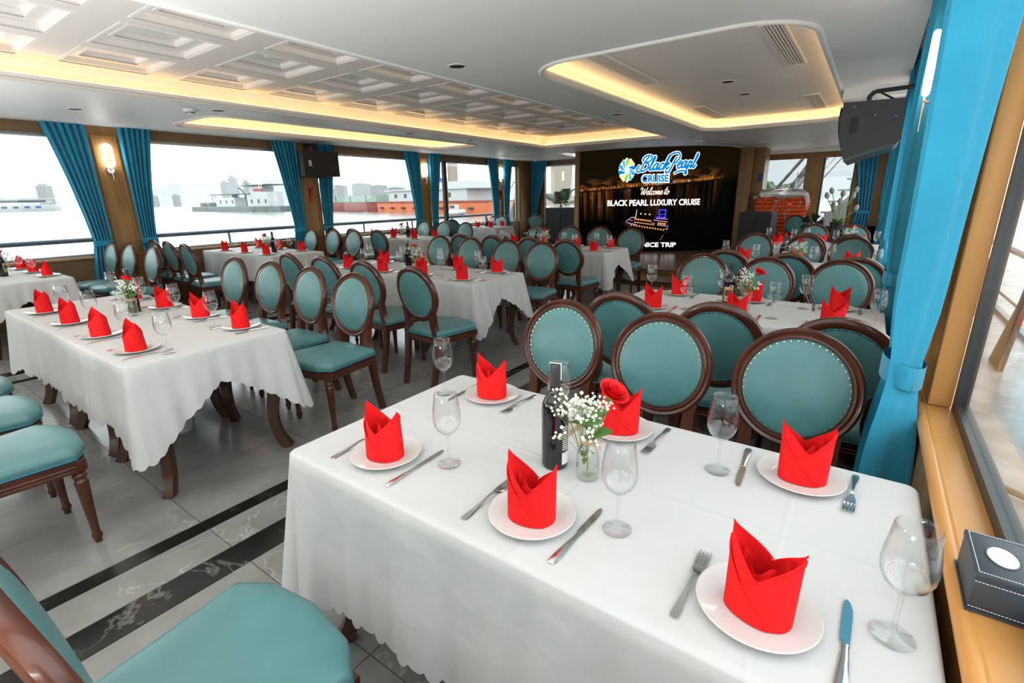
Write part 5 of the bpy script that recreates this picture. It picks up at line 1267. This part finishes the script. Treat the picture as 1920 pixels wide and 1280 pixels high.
# ------------------------------------------------------------------ outside: rails, stairs, water, boats, shore
XO = -9.76
rl = thing('deck_rail', 'dark pipe railing outside the far windows', 'railing', (XO, 0, 0))
ob('top_rail', MB().tube([(0, -4, 0.985), (0, 14.5, 1.0)], 0.036, 10), 'pipe_rail', rl)
for z, m in ((0.62, 0.014), (0.33, 0.014)): ob('lower_rail', MB().tube([(0, -4, z), (0, 14.5, z)], m, 8), 'pipe_rail', rl)
for k in range(12): ob('post', MB().tube([(0, -3.2 + 1.55 * k, 0.0), (0, -3.2 + 1.55 * k, 0.97)], 0.02, 8), 'pipe_rail', rl)
struct(ob('deck_left', MB().box(-9.95, XL - 0.13, -4, 15, -0.15, -0.05), 'deck', smooth=False), 'narrow outside side deck')
struct(ob('deck_right', MB().box(XR + 0.12, 1.25, -2, 16, 0.18, 0.26), 'deck', smooth=False), 'wet outside side deck beyond the near window')
struct(ob('deck_front', MB().box(-9.95, 1.25, 15.7, 24, -0.15, -0.05), 'deck', smooth=False), 'open forward deck')
struct(ob('hull_side', MB().box(-9.95, -9.9, -4, 24, -3.2, -0.04).box(1.2, 1.25, -2, 24, -3.2, 0.3), 'bulwark', smooth=False), 'painted ship side')
rr = thing('deck_rail', 'steel railing with brown posts outside the near window', 'railing', (1.0, 0, 0))
ob('top_rail', MB().tube([(0, 0.4, 1.0), (0, 15, 1.03)], 0.032, 12), 'steel_rail', rr)
ob('lower_rail', MB().tube([(0.02, 0.4, 0.62), (0.02, 15, 0.64)], 0.016, 8), 'steel_rail', rr)
for k in range(9):
    y = 1.9 + 1.5 * k
    ob('post', MB().bar([(0.0, y, 1.0), (-0.03, y - 0.05, 0.7), (-0.10, y - 0.12, 0.26)], [(0.055, 0.012), (0.075, 0.014), (0.16, 0.016)], (0, 1, 0)), 'rust_post', rr, False)
for k, (y, z) in enumerate(((2.6, 0.28), (1.95, 0.28))):
    tag(ob('mooring_rope', MB().tube(catmull([(0.45, y, z), (0.6, y + 0.06, z + 0.01), (0.78, y - 0.02, z), (0.98, y + 0.05, z + 0.01)], 5), 0.014, 7), 'rope'), 'frayed rope lying on side deck, %s one' % ('farther' if k == 0 else 'nearer'), 'rope', 'ropes on the side deck')

# sea
stuff(tag(ob('sea', MB().add([(-5000, -3000, -2.5), (3000, -3000, -2.5), (3000, 5000, -2.5), (-5000, 5000, -2.5)], [(0, 1, 2, 3)]), 'sea', None, False), 'pale rippled harbour water beyond the windows', 'sea'))

# exterior stair stringer beyond the far forward pillar
t = thing('outside_stair', 'grey stair side panel outside the far forward window', 'stairs', (-9.45, 0, 0))
M = Matrix(((0, 0, 1, 0), (1, 0, 0, 0), (0, 1, 0, 0), (0, 0, 0, 1)))
ob('stringer', MB().prism([(12.6, 0.0), (13.7, 0.0), (15.0, 2.0), (15.0, 2.9), (13.9, 2.0), (12.6, 0.4)], -0.03, 0.03, M), 'stair_grey', t, False)
ob('handrail', MB().tube([(0.05, 12.5, 1.25), (0.05, 15.0, 3.3)], 0.02, 8), 'stair_white', t)

# stairs outside the forward windows on the near side
t = thing('outside_stair', 'white open-tread stairs outside the forward windows', 'stairs', (0, 17.3, 0))
for k in range(9):
    z = 0.30 + 0.30 * k; x = -0.95 + 0.0 * k; y = 0.30 * k * 0.0
    ob('tread', MB().box(-1.55 + 0.17 * k, -0.30 + 0.17 * k, -0.35, 0.35, z, z + 0.05, 0.004), 'stair_white', t, False)
    ob('riser', MB().box(-1.55 + 0.17 * k + 0.1, -1.55 + 0.17 * k + 0.13, -0.33, 0.33, z - 0.245, z - 0.001), 'stair_white', t, False)
M2 = Matrix(((1, 0, 0, 0), (0, 0, 1, 0), (0, 1, 0, 0), (0, 0, 0, 1)))
ob('stringer', MB().prism([(-1.9, -0.05), (-0.2, -0.05), (1.4, 2.75), (1.4, 3.05), (0.95, 3.05)], -0.42, -0.37, M2), 'stair_white', t, False)
ob('stringer', MB().prism([(-2.9, 0.5), (-2.6, 0.5), (-1.3, 2.75), (-1.6, 2.75)], 0.9, 0.95, M2), 'stair_grey', t, False)
ob('handrail', MB().tube([(-3.1, 0.8, 0.9), (-1.65, 0.8, 2.9)], 0.05, 8), 'stair_rail', t)
for k in range(5): ob('rail_bar', MB().tube([(-2.9 + 0.18 * k, 0.8, 0.7), (-1.45 + 0.18 * k, 0.8, 2.75)], 0.016, 6), 'stair_white' if k % 2 else 'stair_rail', t)
for k in range(4): ob('baluster', MB().tube([(-2.4 + 0.35 * k, 0.82, 0.6), (-2.4 + 0.35 * k, 0.82, 1.7 + 0.4 * k)], 0.016, 6), 'stair_white', t)

def frond(n, length, droop, wid):
    mb = MB(); pts = [(length * i / 8, 0, length * (0.9 * i / 8 - droop * (i / 8) ** 2)) for i in range(9)]
    mb.tube(pts, 0.008, 5)
    for i in range(1, 9):
        x, _, z = pts[i]
        for s in (-1, 1):
            l = wid * (1 - 0.55 * abs(i / 8 - 0.4)); mb.add([(x, 0, z), (x + 0.05, 0, z + 0.02), (x + l * 0.7, s * l, z + 0.05 - 0.3 * l), (x + l * 0.6, s * l * 0.9, z - 0.3 * l)], [(0, 1, 2, 3)])
    return mb
def palm(x, y, z, label, m, n, length, trunk, seed, droop=0.55):
    t = thing('potted_palm', label, 'palm', (x, y, z), 0, 'deck palms'); rnd = random.Random(seed)
    ob('trunk', MB().tube(catmull([(0, 0, 0), (0.05, 0, trunk * 0.5), (0, 0, trunk)], 4), [0.07 - 0.003 * i for i in range(9)], 8), 'bark', t)
    ob('pot', MB().lathe([(0, -0.001), (0.2, 0.0), (0.26, 0.35), (0.22, 0.35), (0.0, 0.3)], 16), 'vase_dark', t)
    me = frond(8, length, droop, 0.22).mesh('frond', m, False)
    for k in range(n):
        f = link('frond', me, t, (0, 0, trunk)); f.rotation_euler = (0, -rnd.uniform(-0.2, 0.6), 2 * pi * k / n + rnd.uniform(-0.2, 0.2))
palm(-2.9, 19.4, 0.0, 'dark green palm outside, behind the orange jackets', 'palm', 16, 0.75, 1.25, 1)
palm(-8.75, 15.2, 0.0, 'pale palm outside, left one above the wide loudspeaker', 'palm_pale', 9, 0.6, 1.2, 2)
palm(-7.6, 16.3, 0.0, 'pale palm outside, right one above the wide loudspeaker', 'palm_pale', 9, 0.6, 1.35, 3, 0.3)

# boats
def hullmesh(L_, B_, h, sheer, rake=0.06):
    rings = []
    for i in range(13):
        s = i / 12; x = (s - 0.5) * L_; wd = B_ / 2 * (1 - max(0, (s - 0.78) / 0.22) ** 2 * 0.92) * (1 - max(0, (0.06 - s) / 0.06) * 0.3)
        zt = h + sheer * (max(0, s - 0.7) / 0.3) ** 2; dx = rake * L_ * max(0, (s - 0.85) / 0.15)
        rings.append([(x, -wd * 0.85, -0.5), (x + dx * 0.5, -wd, zt * 0.5), (x + dx, -wd, zt), (x + dx, wd, zt), (x + dx * 0.5, wd, zt * 0.5), (x, wd * 0.85, -0.5)])
    return MB().loops(rings)
def boat_at(name, label, loc, heading): return thing(name, label, 'boat', loc, heading)
# white two-deck ferry, far off
b = boat_at('ferry_boat', 'distant white two-deck ferry before the far towers', (-600, 108, -2.5), radians(78) + pi)
ob('hull', hullmesh(58, 13, 5.5, 1.2), 'boat_white', b); ob('upper_deck', MB().box(-24, 20, -5.5, 5.5, 6.8, 9.6), 'boat_white', b, False); ob('deck_opening', MB().box(-20, 14, -5.6, 5.6, 7.5, 8.9), 'boat_dark', b, False)
ob('roof', MB().box(-27, 25, -6.5, 6.5, 9.9, 10.7), 'boat_white', b, False); ob('roof_hatch', MB().box(6, 16, -3, 3, 10.71, 11.8), 'rope', b, False); ob('stern_panel', MB().box(22, 29, -6.6, 6.6, 0.6, 4.9), 'boat_dark', b, False)
for k in range(5): ob('cabin_window', MB().box(-16 + 7 * k, -12.5 + 7 * k, -6.62, 6.62, 2.6, 4.2), 'boat_blue' if k < 2 else 'boat_dark', b, False)
# grey work barge with white cabins
b = boat_at('work_barge', 'grey work barge with white cabins behind the second far table', (-243, 121, -2.5), radians(2))
b.rotation_euler = (0, 0, radians(-1) + pi)
ob('hull', MB().box(-40, 42, -5, 5, -0.5, 2.3, 0.3), 'hull_grey', b, False)
ob('deckhouse', MB().box(-2, 17, -3.5, 3.5, 2.31, 6.2), 'boat_white', b, False); ob('wheelhouse', MB().box(-32, -14, -3.5, 3.5, 2.31, 8.2), 'boat_white', b, False); ob('bridge', MB().box(-26, -16, -3, 3, 8.21, 10.6), 'boat_white', b, False)
ob('awning', MB().box(-18, 22, -4, 4, 7.6, 7.9), 'boat_dark', b, False); ob('awning', MB().box(-34, -11, -4, 4, 10.9, 11.3), 'boat_dark', b, False)
ob('funnel', MB().tube([(-7, 0, 2.3), (-6, 0, 7.5), (-3, 0, 9.6), (-1, 0, 10.6)], 0.5, 8), 'boat_dark', b); ob('banner', MB().box(-27, -20, 3.05, 3.15, 8.6, 9.6), 'boat_red', b, False); ob('water_tank', MB().lathe([(0, 6.2), (1.3, 6.2), (1.4, 7.2), (0.8, 8), (0, 8)], 10, (4, 0, 0)), 'boat_blue', b)
for x in (-30, -24, -18, 0, 6, 12): ob('cabin_window', MB().box(x - 0.6, x + 0.6, 3.51, 3.6, 3.6, 5.2), 'boat_dark', b, False)
for x, w_ in ((28, 3), (35, 4), (22, 2)): ob('deck_gear', MB().box(x, x + w_, -2, 2, 2.31, 4.2, 0.3), 'hull_grey', b, False)
for x in (17, 20): ob('awning_post', MB().tube([(x, 3.4, 2.3), (x, 3.4, 7.6)], 0.12, 6), 'boat_dark', b)
# long cargo ship, red forward and orange aft, moored across the middle windows
b = boat_at('cargo_ship', 'long red and orange cargo ship beyond the middle windows', (-139, 121, -2.5), radians(0))
b.rotation_euler = (0, 0, atan2(107 - 136, -75 + 205))
ob('hull_forward', hullmesh(72, 12, 3.2, 0.0), 'hull_red', b, loc=(-34, 0, 0)); ob('hull_aft', MB().box(2.2, 62, -6, 6, -0.5, 3.0, 0.3), 'hull_orange', b, False)
ob('hatch_cover', MB().box(-68, 0, -5, 5, 3.3, 5.6), 'hull_green', b, False); ob('deck_edge', MB().box(2, 62, -6.2, 6.2, 3.01, 3.4), 'hull_red', b, False)
ob('deckhouse', MB().box(9, 52, -5, 5, 3.41, 6.5), 'boat_white', b, False); ob('boat_deck', MB().box(7, 55, -5.6, 5.6, 6.51, 6.9), 'boat_white', b, False)
ob('bridge', MB().box(30, 50, -4, 4, 6.91, 8.6), 'boat_white', b, False); ob('tarpaulin', MB().box(27, 37, -6.3, -5.2, 4.2, 5.2), 'boat_blue', b, False); ob('tarpaulin', MB().box(31, 36, -4, 0, 8.61, 9.8), 'boat_blue', b, False)
for k in range(8): ob('tyre_fender', MB().lathe([(0.5, -0.3), (0.9, -0.2), (0.9, 0.2), (0.5, 0.3)], 12, (6 + 7 * k, -6.2, 1.4)), 'boat_dark', b)
for k in range(6): ob('cabin_window', MB().box(13 + 6 * k, 14.5 + 6 * k, -5.1, -5.01, 4.4, 5.6), 'boat_dark', b, False)
for k in range(5): ob('hatch_joint', MB().box(-60 + 13 * k, -59.4 + 13 * k, -5.1, -5.01, 3.3, 5.6), 'boat_dark', b, False)
# small grey rescue dinghy alongside
b = boat_at('rescue_dinghy', 'small grey inflatable dinghy alongside the orange hull', (-84, 94, -2.5), radians(-12)); b.scale = (0.6, 0.6, 0.6)
ob('tube_hull', MB().tube(catmull([(-5, -1.6, 1.0), (2, -1.7, 1.0), (5, 0, 1.5), (2, 1.7, 1.0), (-5, 1.6, 1.0)], 5), 1.0, 10), 'boat_white', b); ob('console', MB().box(-3, 1, -1, 1, 1.5, 4.2), 'boat_white', b, False)
ob('windscreen', MB().box(-2.6, 0.6, -1.1, 1.1, 2.8, 3.9), 'boat_dark', b, False)
# hazy shore: hills, towers, silos
def ridge(name, label, pts, depth, m):
    """pts: (x, y, height) along the ridge"""
    mb = MB(); n = len(pts); sm = catmull(pts, 6); rings = []
    for p in sm:
        d = Vector((p.x, p.y, 0)).normalized(); nz = 1 + 0.05 * sin(p.x * 0.05) + 0.03 * sin(p.y * 0.13)
        a = Vector((p.x, p.y, -6)) - d * depth; c = Vector((p.x, p.y, max(0.5, p.z * nz))); e = Vector((p.x, p.y, -6)) + d * depth * 0.5
        rings.append([a, a.lerp(c, 0.55) + Vector((0, 0, 0.06 * p.z)), c, e])
    o = ob(name, mb.loops(rings, False, False, False), m, None, True, 80); return struct(o, label)
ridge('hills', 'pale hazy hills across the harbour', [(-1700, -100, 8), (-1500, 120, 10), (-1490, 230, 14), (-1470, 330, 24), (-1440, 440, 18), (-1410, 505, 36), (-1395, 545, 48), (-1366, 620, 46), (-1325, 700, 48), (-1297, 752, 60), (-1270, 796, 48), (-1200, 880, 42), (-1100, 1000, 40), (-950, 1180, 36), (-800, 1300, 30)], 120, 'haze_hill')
def tower(x, y, wx, h, label, m='haze_tower', rz=0.6):
    t = thing('tower_block', label, 'building', (x, y, -3), rz, 'hazy shore buildings')
    ob('shaft', MB().box(-wx / 2, wx / 2, -wx * 0.4, wx * 0.4, 0, h, 0.3), m, t, False); ob('roof_block', MB().box(-wx * 0.3, wx * 0.15, -wx * 0.25, wx * 0.25, h + 0.01, h * 1.08), m, t, False)
    for k in range(3): ob('balcony_band', MB().box(-wx / 2 + wx * (0.2 + 0.3 * k), -wx / 2 + wx * (0.27 + 0.3 * k), -wx * 0.42, wx * 0.42, 2, h * 0.97), 'haze_shed', t, False)
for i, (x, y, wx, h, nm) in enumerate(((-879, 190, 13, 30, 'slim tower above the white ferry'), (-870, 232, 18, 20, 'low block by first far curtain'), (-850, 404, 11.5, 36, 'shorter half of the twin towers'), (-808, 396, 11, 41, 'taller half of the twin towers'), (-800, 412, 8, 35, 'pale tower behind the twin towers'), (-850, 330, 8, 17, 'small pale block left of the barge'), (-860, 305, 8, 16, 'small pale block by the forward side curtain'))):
    tower(x, y, wx, h, 'hazy white %s' % nm)
def shed(x, y, wx, h, label, rz=0.65):
    t = thing('port_silo', label, 'building', (x, y, -3), rz, 'hazy port sheds')
    ob('walls', MB().box(-wx / 2, wx / 2, -wx * 0.35, wx * 0.35, 0, h), 'haze_shed', t, False); ob('roof', MB().prism([(-wx / 2 - 0.5, h), (wx / 2 + 0.5, h), (0, h * 1.08)], -wx * 0.36, wx * 0.36, Matrix(((1, 0, 0, 0), (0, 0, 1, 0), (0, 1, 0, 0.01), (0, 0, 0, 1)))), 'haze_shed', t, False)
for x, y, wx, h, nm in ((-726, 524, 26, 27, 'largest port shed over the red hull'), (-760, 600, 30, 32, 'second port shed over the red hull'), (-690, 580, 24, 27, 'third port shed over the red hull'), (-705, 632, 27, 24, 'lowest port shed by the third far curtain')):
    shed(x, y, wx, h, 'hazy grey ' + nm)
def chimney(x, y, r, h, label):
    t = thing('concrete_silo', label, 'silo', (x, y, -3), 0, 'beige concrete silos'); ob('shaft', MB().lathe([(r, 0), (r, h * 0.98), (r * 1.05, h * 0.98), (r * 1.05, h), (0, h)], 20), 'concrete_far', t); ob('plinth', MB().box(-r * 1.3, r * 2.6, -r, r, 0, h * 0.16), 'concrete_far', t, False)
chimney(-176, 196, 2.6, 30, 'tall beige silo seen in the opening window'); chimney(-131, 228, 5.5, 30, 'beige silo seen above the wide loudspeaker'); chimney(-181, 190, 1.6, 24, 'slim beige pipe tower beside the tall silo')
t = thing('quay_shed', 'white quay building behind the pale palms', 'building', (-112, 252, -3), 0.5); ob('walls', MB().box(-16, 22, -5, 5, 0, 9), 'boat_white', t, False); ob('roof', MB().box(-17, 23, -5.5, 5.5, 9.01, 9.8), 'haze_tower', t, False); ob('awning', MB().box(-14, -6, -5.6, -5.01, 8.2, 11.5), 'boat_blue', t, False)
# green hill beyond the stairs window
ridge('hills_near', 'hazy green hill beyond the stairs window', [(-260, 700, 40), (-180, 720, 55), (-120, 730, 70), (-60, 735, 66), (10, 730, 50), (80, 700, 38)], 60, 'haze_shed')
